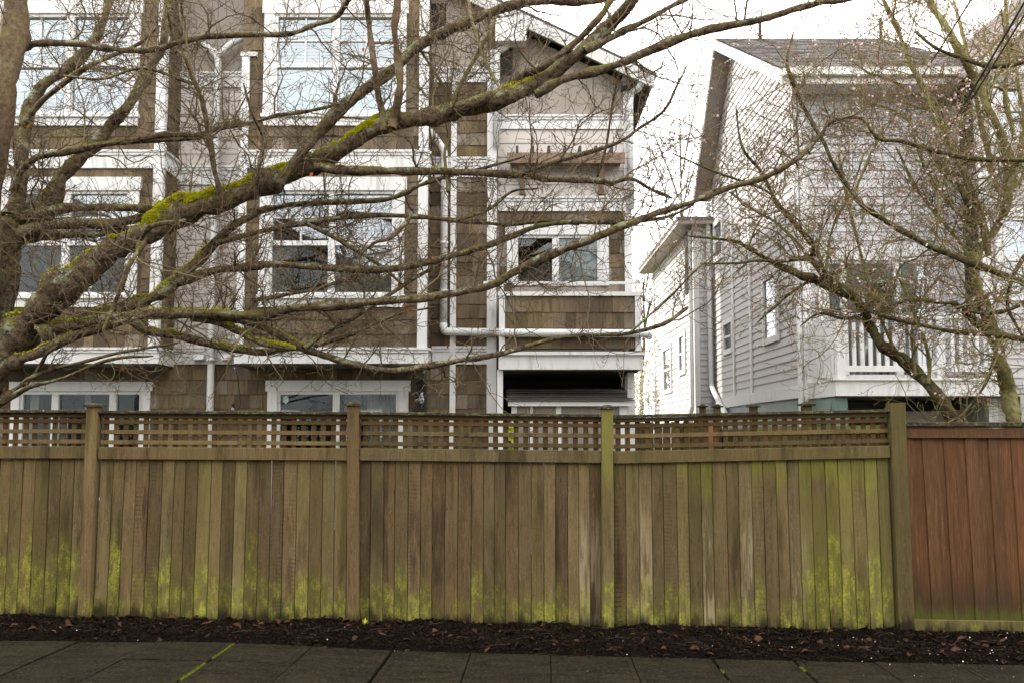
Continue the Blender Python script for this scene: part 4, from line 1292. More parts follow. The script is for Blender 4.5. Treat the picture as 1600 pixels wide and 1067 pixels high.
# lay the shingles: the 300 that show largest one by one, the rest as one part
order = sorted(range(len(SHL)), key=lambda i: (-SHL[i][5], random.random()))
rest = MB()
def shingle_loc(s):
    x0, x1, z0, z1, Y, rank, ret = s
    return x0, x1, z0, z1, Y
for c_, i in enumerate(order):
    x0, x1, z0, z1, Y, rank, ret = SHL[i]
    lift = random.uniform(0.7, 1.5)
    gap = 0.004
    # hidden from the lens: beyond the picture's left edge or behind the fence
    if c_ < 300 and not ret and x0 > X(-10, Y) and z0 > 0.9:
        o = link('shingle', shingle_me, A)
        o.location = (x0 + gap / 2, Y, z0)
        o.scale = (x1 - x0 - gap, lift, z1 - z0)
    elif not ret:
        a, b = x0 + gap/2, x1 - gap/2
        t = 0.016 * lift
        rest.poly([(a,Y-t,z0),(b,Y-t,z0),(b,Y-.003,z1+.012),(a,Y-.003,z1+.012),(a,Y,z0),(b,Y,z0)], [(0,1,2,3),(4,5,1,0),(1,5,2),(4,0,3)])
    else:
        a, b = x0 + gap/2, x1 - gap/2
        t = 0.016 * lift
        rest.poly([(Y+t,a,z0),(Y+t,b,z0),(Y+.003,b,z1+.012),(Y+.003,a,z1+.012),(Y,a,z0),(Y,b,z0)], [(0,1,2,3),(4,5,1,0),(1,5,2),(4,0,3)])
rest.build('shingle_cladding', SHINGLE, A, kind='stuff')

# ------------------------------------------------------------------ garden shed in the porch
S = empty('garden_shed', (1.3, 14.9, 0), 'low beige garden shed with grey pitched roof tucked beneath the balcony', 'shed')
YS = 14.75
sx0, sx1 = X(796, YS), X(983, YS)
sz = Z(634, YS)
box('wall', SHEDWALL, S, sx0 + .06, sx1 - .06, YS + .06, YS + 1.1, 0.02, sz)
x = sx0 + .12
while x < sx1 - .1:
    box('batten', SHEDWALL, S, x, x + .03, YS + .045, YS + .059, 0.02, sz); x += .13
for (a, b) in ((sx0 + .03, sx0 + .11), (sx1 - .16, sx1 - .04), (X(868, YS), X(876, YS)), (X(828, YS), X(832, YS))):
    box('corner_board', WHITE, S, a, b, YS + .03, YS + .058, 0.02, sz - .001)
box('fascia', WHITE, S, sx0 - .02, sx1 + .02, YS - .04, YS + .02, sz + .001, Z(627, YS))
zr, zrt = Z(626.5, YS), Z(607, YS + .9)
for k in range(6):
    t0, t1 = k / 6, (k + 1) / 6
    lift = .012
    y0, y1 = YS - .07 + t0 * .95, YS - .07 + t1 * .95 + .02
    za, zb = zr + (zrt - zr) * t0, zr + (zrt - zr) * t1
    x = sx0 - .05 + (k % 2) * .12
    MB().poly([(sx0 - .05, y0, za + .002), (sx1 + .05, y0, za + .002), (sx1 + .05 - (.06), y1, zb), (sx0 - .05 + .06, y1, zb), (sx0 - .05, y0, za + lift), (sx1 + .05, y0, za + lift), (sx1 - .01, y1, zb + .004), (sx0 + .01, y1, zb + .004)],
              [(0,1,2,3)[::-1],(4,5,6,7),(0,1,5,4),(1,2,6,5),(2,3,7,6),(3,0,4,7)]).build('roof_course', ROOF, S)

# ------------------------------------------------------------------ pale grey house
B = empty('grey_house', (6, 20, 0), 'pale grey lap-sided house with white balcony railing and dark shingled roof', 'house')
YG = 16.0
gx0 = X(1256, YG, 450)
gx1 = X(1512, YG, 450)
zSk = Z(600, YG)                                                     # skirt band
zEave = Z(118, YG)
gyb = gx0 * FPX / (1113 - CX) * 0.985                                # back of the first volume
# ridge
yr = gx0 * FPX / (1147 - CX) * 0.975
zr_ = Z(72, yr)
ov = 0.38                                                            # roof overhang at the gable
win1 = (X(1290, YG, 440), X(1452, YG, 440), Z(498, YG), Z(408, YG))
door1 = (X(1320, YG, 540), X(1455, YG, 540), Z(592, YG), Z(498, YG))
q = MB()
full = (win1[0], win1[1], Z(590, YG), win1[3])
wall_holes(q, gx0, gx1, 0.0, zEave, YG, [full])
q.build('wall', GREY, B)
lap(B, GREY, (gx0 + .09, YG), (gx1 - .09, YG), zSk, zEave, (0, -1), 0.142, holes=[(full[0] - .13 - gx0 - .09, full[1] + .13 - gx0 - .09, full[2], full[3] + .25)], proud=0.026)
box('corner_board', WHITE, B, gx0 - .03, gx0 + .10, YG - .035, YG + .005, 2.0, zEave)
box('corner_board', WHITE, B, gx0 - .032, gx0 - .002, YG + .006, YG + .12, 2.0, zEave)
box('corner_board', WHITE, B, gx1 - .10, gx1 + .02, YG - .035, YG + .005, 2.0, zEave)
window(B, *full, YG, cas=0.13, mull=(X(1316, YG), X(1400, YG)), name='sliding_door', header=0.08, deep=1.5, shade=[(X(1408, YG), X(1450, YG), full[2] + .1, full[3] - .05, GREYBLIND, .2, 'slats'), (X(1355, YG), X(1368, YG), full[2], full[3], CURTAIN, .2, 'curtain')])
# side wall facing the gap: gable clipped by the roof
def gable_clip(z):
    s0, s1 = 0.0, gyb - YG
    if z > zEave:
        s0 = (z - zEave) / (zr_ - zEave) * (yr - YG)
        zback = Z(300, gyb)
        s1 = (gyb - YG) - max(0, (z - zback)) / (zr_ - zback) * (gyb - yr)
    return (s0, s1)
zback = Z(300, gyb)
q = MB()
q.poly([(gx0, YG, 0), (gx0, gyb, 0), (gx0, gyb, zback), (gx0, yr, zr_), (gx0, YG, zEave), (gx0 + .12, YG, 0), (gx0 + .12, gyb, 0), (gx0 + .12, gyb, zback), (gx0 + .12, yr, zr_), (gx0 + .12, YG, zEave)],
       [(0,1,2,3,4),(5,9,8,7,6),(0,5,6,1),(1,6,7,2)])
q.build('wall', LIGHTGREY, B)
swn = []                                                             # side windows: s0, s1, z0, z1
def s_at(px): return gx0 * FPX * 0.99 / (px - CX) - YG
def sidewin(pxa, pxb, pya, pyb, mid=False):
    s1, s0 = s_at(pxa), s_at(pxb)
    Ym = YG + (s0 + s1) / 2
    return (s0, s1, Z(pyb, Ym), Z(pya, Ym))
sw1 = sidewin(1195, 1214, 436, 527)
sw2 = sidewin(1132, 1144, 506, 545)
sw3 = sidewin(1120, 1131, 350, 400)
def side_window(parent, xw, w_, nm='side_window', yoff=YG):
    s0, s1, z0, z1 = w_
    c = MB(); t = .11
    y0, y1 = yoff + s0, yoff + s1
    c.box(xw - .05, xw + .0, y0 - t, y0, z0 - t, z1 + t); c.box(xw - .05, xw, y1, y1 + t, z0 - t, z1 + t)
    c.box(xw - .052, xw, y0, y1, z1, z1 + t); c.box(xw - .06, xw, y0, y1, z0 - t, z0)
    wn_ = c.build(nm, WHITE, parent)
    zm = (z0 + z1) / 2
    MB().box(xw - .03, xw - .004, y0, y1, zm - .025, zm + .025).build('meeting_rail', WHITE, wn_)
    MB().box(xw - .016, xw - .012, y0, y1, z0, zm - .025).build('pane', GLASS_LOW, wn_)
    MB().box(xw - .014, xw - .010, y0, y1, zm + .025, z1).build('pane', GLASS_LOW, wn_)
    MB().box(xw - .008, xw - .003, y0, y1, z0, z1).build('room_interior', DARKROOM, wn_)
    return wn_
for s_ in (sw1, sw2, sw3):
    side_window(B, gx0, s_)
    swn.append((s_[0] - .1, s_[1] + .1, s_[2] - .1, s_[3] + .1))
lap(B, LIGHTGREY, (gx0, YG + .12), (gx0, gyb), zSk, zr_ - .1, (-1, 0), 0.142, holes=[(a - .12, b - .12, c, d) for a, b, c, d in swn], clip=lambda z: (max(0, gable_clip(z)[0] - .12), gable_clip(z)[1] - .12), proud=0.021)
lap(B, TEAL, (gx0, YG + .12), (gx0, gyb), 0.4, Z(622, YG), (-1, 0), 0.2, proud=0.024)
box('skirt_band', WHITE, B, gx0 - .05, gx0 + .01, YG - .02, gyb, Z(620, YG), zSk)
for px_i in (1146, 1173):
    s_ = s_at(px_i)
    box('corner_board', WHITE, B, gx0 - .04, gx0, YG + s_ - .07, YG + s_ + .07, zSk, min(zEave + .4, gable_clip_z) if False else zEave - .1)
# roof
rf_ = MB()
ye, ze = YG - .55, zEave + .02 - .55 * (zr_ - zEave) / (yr - YG) + .12
yk, zk = gyb + .25, zback - .25 * (zr_ - zback) / (gyb - yr) + .12
zrr = zr_ + .12
xr_, xg = gx0 - ov, gx1 + 0.45
nrow = 22
for k in range(nrow):
    t0, t1 = k / nrow, (k + 1) / nrow
    y0, z0 = ye + (yr - ye) * t0, ze + (zrr - ze) * t0
    y1, z1 = ye + (yr - ye) * t1 + .03, ze + (zrr - ze) * t1 + .012
    x = xr_
    while x < xg:
        e = min(xg, x + random.uniform(.16, .33))
        l_ = random.uniform(.012, .022)
        rf_.poly([(x, y0, z0 + l_ + .03), (e, y0, z0 + l_ + .03), (e, y1, z1 + .034), (x, y1, z1 + .034), (x, y0, z0 + .02), (e, y0, z0 + .02)], [(0,1,2,3),(4,5,1,0)])
        x = e
rf_o = MB()
rf_o.poly([(xr_, ye, ze), (xg, ye, ze), (xg, yr, zrr), (xr_, yr, zrr), (xr_, ye, ze + .02), (xg, ye, ze + .02), (xg, yr, zrr + .02), (xr_, yr, zrr + .02), (xr_, yk, zk), (xg, yk, zk), (xr_, yk, zk + .02), (xg, yk, zk + .02)],
          [(0,3,2,1),(4,5,6,7),(0,1,5,4),(3,8,9,2),(7,6,11,10),(8,10,11,9)])
ro = rf_o.build('roof', ROOF, B)
rf_.build('roof_shingles', ROOF, ro, kind='stuff')
# white rakes and soffits on the gable end
def strip3(name, mat, par, pa, pb, drop, t=.03, ins=0):
    (y0, z0), (y1, z1) = pa, pb
    MB().poly([(xr_ - t, y0, z0 - drop), (xr_ - t, y1, z1 - drop), (xr_ - t, y1, z1 + .01), (xr_ - t, y0, z0 + .01), (xr_ - .001, y0, z0 - drop), (xr_ - .001, y1, z1 - drop), (xr_ - .001, y1, z1 + .01), (xr_ - .001, y0, z0 + .01)],
              [(0,1,2,3),(4,7,6,5),(0,4,5,1),(3,2,6,7),(0,3,7,4),(1,5,6,2)]).build(name, mat, par)
strip3('rake_board', WHITE, ro, (ye, ze), (yr, zrr), .2)
strip3('rake_board', WHITE, ro, (yr + .001, zrr), (yk, zk), .2)
box('gutter', CREAM, ro, xr_ - .02, xg, ye - .11, ye - .005, ze - .09, ze + .03)
box('fascia', CREAM, ro, xr_, xg, ye + .002, ye + .03, ze - .2, ze - .004)
box('soffit', GREY, ro, gx0 - .02, xg, ye + .031, YG - .03, ze - .2, ze - .19)
MB().poly([(xr_, yr, zrr - .05), (gx0 + .02, yr, zrr - .05), (gx0 + .02, yk, zk - .05), (xr_, yk, zk - .05)], [(0,1,2,3)]).build('soffit', TAUPE, ro)
MB().poly([(xr_, ye, ze - .05), (gx0 + .02, ye, ze - .05), (gx0 + .02, yr, zrr - .05), (xr_, yr, zrr - .05)], [(0,1,2,3)]).build('soffit', LIGHTGREY, ro)
for (pxv, pyv, h) in ((1188, 64, .3), (1377, 58, .35)):
    b0 = U(pxv, 75, yr - .3)
    MB().tube([(b0.x, yr - .3, zrr - .2), (b0.x, yr - .3, zrr + h)], .035, 10).build('vent_pipe', CAPWOOD, ro, smooth=True)
box('wall', GREY, B, gx1 - .12, gx1, YG + .121, gyb, 0, zback)
# second volume further back, standing forward into the gap
vx0 = X(1086, gyb, 450)
vyb = vx0 * FPX * 0.99 / (1022 - CX)
vz = Z(352, gyb)
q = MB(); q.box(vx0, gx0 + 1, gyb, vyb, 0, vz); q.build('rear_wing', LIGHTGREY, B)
lap(B, GREY, (vx0 + .08, gyb), (gx0 - .03, gyb), .6, vz, (0, -1), 0.142, proud=.024)
def s2(px): return vx0 * FPX * 0.99 / (px - CX) - gyb
vwin = []
for (a, b, c_, d_) in ((1037, 1048, 546, 608), (1062, 1070, 526, 578)):
    s1_, s0_ = s2(a), s2(b)
    Ym = gyb + (s0_ + s1_) / 2
    w_ = (s0_, s1_, Z(d_, Ym), Z(c_, Ym))
    side_window(B, vx0, w_, 'side_window', gyb)
    vwin.append((w_[0] - .1, w_[1] + .1, w_[2] - .1, w_[3] + .1))
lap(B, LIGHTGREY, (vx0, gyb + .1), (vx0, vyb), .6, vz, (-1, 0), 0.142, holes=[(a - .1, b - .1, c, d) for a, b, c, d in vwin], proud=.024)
box('corner_board', WHITE, B, vx0 - .04, vx0 + .08, gyb - .04, gyb + .1, 0, vz)
box('corner_board', WHITE, B, vx0 - .04, vx0 + .01, vyb - .12, vyb + .02, 0, vz)
q = MB().box(vx0 - .42, gx0 + .2, gyb - .25, vyb + .4, vz + .06, vz + .14); q.build('wing_roof', ROOF, B)
q = MB().box(vx0 - .41, gx0 + .19, gyb - .24, vyb + .39, vz - .02, vz + .058); q.build('wing_soffit', TAUPE, B)
ws = (X(1096, gyb), X(1108, gyb), Z(436, gyb), Z(380, gyb))
window(B, *ws, gyb, cas=.09, name='window', deep=.5, mid=(ws[2] + ws[3]) / 2)
# downspouts
dsx = X(1117, gyb, 560)
MB().tube([(gx0 - .12, gyb - .12, zback - .3), (gx0 - .12, gyb - .12, Z(600, gyb)), (gx0 - .1, gyb - .5, Z(618, gyb)), (gx0 - .1, gyb - 1.9, 2.0)], .055, 10).build('downspout', PIPE, B)
MB().tube([(vx0 - .08, gyb + .16, vz - .1), (vx0 - .08, gyb + .16, 2.35), (vx0 - .08, gyb + .9, 1.8)], .05, 10).build('downspout', PIPE, B)
MB().tube([(gx0 - .08, YG + .02, zEave - .05), (gx0 - .08, YG + .02, 1.5)], .045, 10).build('downspout', PIPE, B)
# balcony deck
YD = 14.65
dx0, dx1 = X(1306, YD, 600), X(1578, YD, 600)
dz1, dz0 = Z(594, YD), Z(618, YD)
dk = box('deck', WHITE, B, dx0, dx1, YD, YD + .06, dz0, dz1)
q = MB().prism([(dx0, YD + .061, dz0), (gx0 - .0, YG - .02, dz0), (gx0 + .05, YG - .02, dz0), (dx0 + .05, YD + .061, dz0)], (0, 0, dz1 - dz0)); q.build('deck_side', WHITE, dk)
box('deck_boards', CREAM, dk, dx0 - .03, dx1 + .02, YD - .04, YG - .04, dz1 + .002, dz1 + .035)
rz0, rz1 = Z(577, YD), Z(494, YD)
rx1 = X(1545, YD)
box('rail_bottom', WHITE, dk, dx0 + .02, rx1, YD + .0, YD + .07, Z(580, YD), Z(571, YD))
box('rail_top', WHITE, dk, dx0 + .02, rx1, YD - .02, YD + .09, Z(498, YD), Z(490, YD))
xb_ = dx0 + .14
while xb_ < rx1 - .05:
    if not (X(1455, YD) < xb_ < X(1475, YD)):
        box('baluster', WHITE, dk, xb_, xb_ + .052, YD + .01, YD + .055, Z(571, YD), Z(498, YD))
    xb_ += .118
for px_i in (1309, 1464, 1545):
    xx = X(px_i, YD)
    box('railing_post', WHITE, dk, xx - .06, xx + .06, YD - .015, YD + .1, dz1 + .036, Z(487, YD))
q = MB().prism([(dx0 + .02, YD + .12, dz1 + .1), (gx0 + .03, YG - .05, dz1 + .1), (gx0 + .07, YG - .05, dz1 + .1), (dx0 + .06, YD + .12, dz1 + .1)], (0, 0, rz1 - dz1 - .1)); q.build('privacy_panel', WHITE, dk)
# below the deck: teal post, dark carport
box('teal_post', TEAL, B, dx0 + .01, dx0 + .19, YD + .09, YD + .27, 0, dz0 - .002)
lap(B, TEAL, (gx0 + .02, YG - .03), (dx0 + .02, YD + .28), .3, dz0 - .01, (-1, -.1), .2, name='siding_board', proud=.024)
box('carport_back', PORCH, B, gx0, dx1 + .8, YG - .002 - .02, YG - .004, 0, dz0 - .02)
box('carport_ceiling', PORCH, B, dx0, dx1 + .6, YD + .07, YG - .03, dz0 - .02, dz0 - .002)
box('carport_beam', TAUPE, B, gx0 + .2, dx1 + .6, YG - .4, YG - .3, Z(660, YG - .4), Z(642, YG - .4))

# ------------------------------------------------------------------ neighbouring house at the edge
Cc = empty('gabled_house', (8, 16, 0), 'pale gabled house with white rake board, cut off at the picture edge', 'house')
YC = 15.0
cx0, cx1 = X(1536, YC), X(1900, YC)
cwin = (X(1566, YC), X(1612, YC), Z(225, YC), Z(118, YC))
cwin2 = (X(1566, YC), X(1612, YC), Z(470, YC), Z(340, YC))
q = MB(); wall_holes(q, cx0, cx1, -.4, Z(140, YC), YC, [cwin, cwin2])
zc0 = Z(140, YC)
cap_x = (cx0 + cx1) / 2
q.poly([(cx0, YC, zc0), (cx1, YC, zc0), (cap_x, YC, zc0 + 2.2)], [(0,1,2)])
q.build('wall', LIGHTGREY, Cc)
box('wall', GREY, Cc, cx0, cx0 + .1, YC + .121, YC + 8, 0, zc0)
lap(Cc, LIGHTGREY, (cx0 + .1, YC), (cx1, YC), 2.4, zc0 - .05, (0, -1), .142, holes=[(cwin[0] - .13 - cx0 - .1, cwin[1] + .13 - cx0 - .1, cwin[2] - .1, cwin[3] + .2), (cwin2[0] - .13 - cx0 - .1, cwin2[1] + .13 - cx0 - .1, cwin2[2] - .1, cwin2[3] + .2)], proud=.024)
box('corner_board', WHITE, Cc, cx0 - .03, cx0 + .1, YC - .04, YC + .05, 0, zc0)
window(Cc, *cwin, YC, cas=.12, name='window', mid=(cwin[2] + cwin[3]) / 2, deep=.6, shade=[(cwin[0], cwin[1], cwin[2], cwin[3], GREYBLIND, .12, 'slats')])
window(Cc, *cwin2, YC, cas=.12, name='window', mid=(cwin2[2] + cwin2[3]) / 2, deep=.6, shade=[(cwin2[0], cwin2[1], (cwin2[2] + cwin2[3]) / 2, cwin2[3], GREYBLIND, .12, 'slats')])
r1 = U(1520, 112, YC - .5); r2 = U(1602, 22, YC - .5)
sl_ = (r2.z - r1.z) / (r2.x - r1.x)
pk = cap_x
zp = r1.z + sl_ * (pk - r1.x)
q = MB()
q.poly([(r1.x, YC - .5, r1.z), (pk, YC - .5, zp), (pk, YC + 8, zp), (r1.x, YC + 8, r1.z), (r1.x, YC - .5, r1.z + .08), (pk, YC - .5, zp + .08), (pk, YC + 8, zp + .08), (r1.x, YC + 8, r1.z + .08)], [(0,3,2,1),(4,5,6,7),(0,1,5,4),(1,2,6,5),(2,3,7,6),(3,0,4,7)])
q.poly([(cx1 + .4, YC - .5, r1.z), (pk + .001, YC - .5, zp), (pk + .001, YC + 8, zp), (cx1 + .4, YC + 8, r1.z), (cx1 + .4, YC - .5, r1.z + .08), (pk + .001, YC - .5, zp + .08), (pk + .001, YC + 8, zp + .08), (cx1 + .4, YC + 8, r1.z + .08)], [(0,1,2,3),(4,7,6,5),(0,4,5,1),(2,6,7,3),(3,7,4,0)])
q.build('roof', ROOF, Cc)
MB().poly([(r1.x, YC - .53, r1.z - .2), (pk, YC - .53, zp - .2), (pk, YC - .53, zp + .02), (r1.x, YC - .53, r1.z + .02), (r1.x, YC - .502, r1.z - .2), (pk, YC - .502, zp - .2), (pk, YC - .502, zp + .02), (r1.x, YC - .502, r1.z + .02)], [(0,1,2,3),(4,7,6,5),(0,4,5,1),(3,2,6,7),(0,3,7,4),(1,5,6,2)]).build('rake_board', CREAM, Cc)
MB().poly([(cx0, YC - .03, zc0 - .0), (cx1, YC - .03, zc0), (pk, YC - .03, zp - .3)], [(0,1,2)]).build('gable_panel', LIGHTGREY, Cc)
box('porch_post', WHITE, Cc, X(1588, YC - .6), X(1600, YC - .6), YC - .65, YC - .53, 0, Z(606, YC - .6))
box('porch_beam', WHITE, Cc, X(1586, YC - .6), cx1, YC - .67, YC - .51, Z(606, YC - .6) + .001, Z(596, YC - .6))
lap(Cc, TEAL, (X(1602, YC - .1), YC - .1), (cx1, YC - .1), -.3, 2.38, (0, -1), .2)

# ------------------------------------------------------------------ over the street, seen only mirrored in the panes
def street_house(name, label, x0, x1, y0, h, wallmat, seed):
    rr = random.Random(seed)
    e = empty(name, ((x0 + x1) / 2, y0 - 4, 0), label, 'house')
    MB().box(x0, x1, y0 - 9, y0, -.1, h).build('wall', wallmat, e)
    xm = (x0 + x1) / 2
    r_ = MB()
    for s_ in (-1, 1):
        xe = xm + s_ * ((x1 - x0) / 2 + .5)
        r_.poly([(xm, y0 + .5, h + 3), (xe, y0 + .5, h - .1), (xe, y0 - 9.5, h - .1), (xm, y0 - 9.5, h + 3), (xm, y0 + .5, h + 3.15), (xe, y0 + .5, h + .05), (xe, y0 - 9.5, h + .05), (xm, y0 - 9.5, h + 3.15)], [(0,1,2,3),(4,7,6,5),(0,4,5,1),(1,5,6,2),(2,6,7,3)])
    r_.build('roof', ROOF, e)
    MB().poly([(x0, y0 + .003, h), (x1, y0 + .003, h), (xm, y0 + .003, h + 2.85)], [(2,1,0)]).build('gable', wallmat, e)
    for fl in range(int(h / 3)):
        for k in range(3):
            xc = x0 + (k + .5) * (x1 - x0) / 3
            zc_ = 1.9 + fl * 2.9
            fr = MB().box(xc - .75, xc + .75, y0 + .001, y0 + .06, zc_ - .85, zc_ + .85).build('window', WHITE, e)
            box('pane', DARKROOM, fr, xc - .62, xc + .62, y0 + .061, y0 + .07, zc_ - .72, zc_ + .72)
street_house('street_house', 'low grey house across the street, mirrored in the lower window panes', -15, -4.5, -13, 7.4, GREYWALL, 1)
street_house('street_house', 'cream house across the street, mirrored in the middle bay window', -3.5, 6.5, -15, 6.8, CURTAIN, 2)
street_house('street_house', 'dark grey house across the street, mirrored in the balcony door panes', 7.5, 18, -13, 9.6, GREYWALL, 3)
street_house('street_house', 'tall grey house across the street, mirrored in the left bay window', -29, -16, -13, 10.2, GREYWALL, 4)

# ------------------------------------------------------------------ small fittings
ln = empty('wall_lantern', U(658, 617, YW - .1), 'black cage lantern with clear glass on the shingled wall beside the sliding door', 'lantern')
lx, lz0, lz1 = X(659, YW - .12, 617), Z(636, YW - .12), Z(600, YW - .12)
ly = YW - .14
q = MB()
for sx_ in (-1, 1):
    for sy_ in (-1, 1):
        q.box(lx + sx_ * .06 - .006, lx + sx_ * .06 + .006, ly + sy_ * .06 - .006, ly + sy_ * .06 + .006, lz0, lz1)
q.build('cage', BLACK, ln)
box('base_plate', BLACK, ln, lx - .075, lx + .075, ly - .075, ly + .075, lz0 - .02, lz0 - .001)
q = MB().poly([(lx-.085, ly-.085, lz1+.001), (lx+.085, ly-.085, lz1+.001), (lx+.085, ly+.085, lz1+.001), (lx-.085, ly+.085, lz1+.001), (lx, ly, lz1+.08)], [(0,1,4),(1,2,4),(2,3,4),(3,0,4),(3,2,1,0)])
q.build('roof_cap', BLACK, ln)
box('back_plate', BLACK, ln, lx - .04, lx + .04, ly + .08, YW - .018, lz0, lz1)
MB().tube([(lx, ly, lz0), (lx, ly, lz0 + .1), (lx, ly, lz0 + .2), (lx, ly, lz1 - .08)], [.03, .05, .045, .02], 10).build('glass_globe', BULB, ln, smooth=True)
def bulb_string(name, label, pts, bulbs):
    e = empty(name, pts[0], label, 'string lights')
    MB().tube(pts, .006, 5).build('wire', CABLE, e)
    for b_ in bulbs:
        b_ = Vector(b_)
        s_ = MB().tube([b_, b_ - Vector((0, 0, .05))], .018, 8).build('socket', CABLE, e)
        MB().tube([b_ - Vector((0, 0, z)) for z in (.05, .07, .10, .125)], [.014, .03, .026, .006], 8).build('bulb', BULB, e, smooth=True)
ys_ = YW - .22
bulb_string('string_lights', 'black bulb string hanging by the left downpipe under the white band', [U(a, b, ys_) for a, b in ((366, 553), (368, 572), (371, 590), (374, 610), (376, 632), (370, 640), (362, 634))], [U(368, 568, ys_), U(364, 630, ys_)])
bulb_string('string_lights', 'short black bulb string looped above the wall lantern', [U(a, b, ys_) for a, b in ((657, 556), (660, 549), (664, 553), (663, 572), (661, 590), (655, 612))], [U(662, 572, ys_), U(652, 616, ys_)])

# power cables crossing the sky
def cable(label, a, b, sag=.15, r=.011):
    a, b = Vector(a), Vector(b)
    d = b - a
    a2, b2 = a - d * 1.2, b
    pts = [a2.lerp(b2, t) - Vector((0, 0, sag * 4 * t * (1 - t))) for t in np.linspace(0, 1, 24)]
    o = MB().tube(pts, r, 6).build('power_cable', CABLE, smooth=True)
    return tag(o, label, 'cable', 'overhead cables to the houses')
cable('single black overhead cable slanting down to the grey house front', U(1507, 0, 9.5), U(1378, 212, 15.4), .1, .008)
cable('upper of two close black cables at the right edge', U(1592, 0, 8.5), U(1412, 318, 15.2), .1, .011)
cable('lower of two close black cables at the right edge', U(1604, 0, 8.6), U(1424, 300, 15.3), .1, .009)
cable('thin black cable crossing from the grey roof toward the gap between houses', U(1414, 0, 12.0), U(1072, 226, 21.0), .1, .008)

# ------------------------------------------------------------------ trees
def catmull(P, per=6):
    P = np.asarray(P, float)
    Q = np.vstack([2 * P[0] - P[1], P, 2 * P[-1] - P[-2]])
    out = []
    for i in range(1, len(Q) - 2):
        for t in np.arange(per) / per:
            a, b, c, d = Q[i-1], Q[i], Q[i+1], Q[i+2]
            out.append(0.5 * ((2*b) + (c - a) * t + (2*a - 5*b + 4*c - d) * t*t + (3*b - a - 3*c + d) * t**3))
    out.append(P[-1])
    return np.array(out)
def tube_np(P, Rr, n, rough=0.0):
    """vertices and quads of a tube"""
    m = len(P)
    T = np.gradient(P, axis=0)
    T /= np.linalg.norm(T, axis=1)[:, None] + 1e-9
    ref = np.array([0.31, 0.87, 0.38])
    if abs(T[0] @ ref) > .9: ref = np.array([.9, .1, -.4])
    S = np.empty_like(P)
    r = ref
    for i in range(m):
        r = r - T[i] * (r @ T[i]); r /= np.linalg.norm(r) + 1e-9
        S[i] = r
    W = np.cross(T, S)
    a = np.arange(n) * 2 * np.pi / n
    rad = Rr[:, None] * (1 + (rng.normal(0, rough, (m, n)) if rough else 0))
    V = P[:, None, :] + (S[:, None, :] * np.cos(a)[None, :, None] + W[:, None, :] * np.sin(a)[None, :, None]) * rad[:, :, None]
    i = np.arange(m - 1)[:, None]; k = np.arange(n)[None, :]; k2 = (k + 1) % n
    F = np.stack([i*n + k, i*n + k2, (i+1)*n + k2, (i+1)*n + k], -1).reshape(-1, 4)
    return V.reshape(-1, 3), F
class Bag:
    """collects tubes into one mesh"""
    def __init__(self): self.V, self.F, self.n = [], [], 0
    def add(self, V, F):
        self.V.append(V); self.F.append(F + self.n); self.n += len(V)
    def build(self, name, mat, parent, smooth=True, kind=None):
        if not self.V: return None
        return numpy_mesh(name, np.concatenate(self.V), np.concatenate(self.F), mat, parent, smooth, kind)
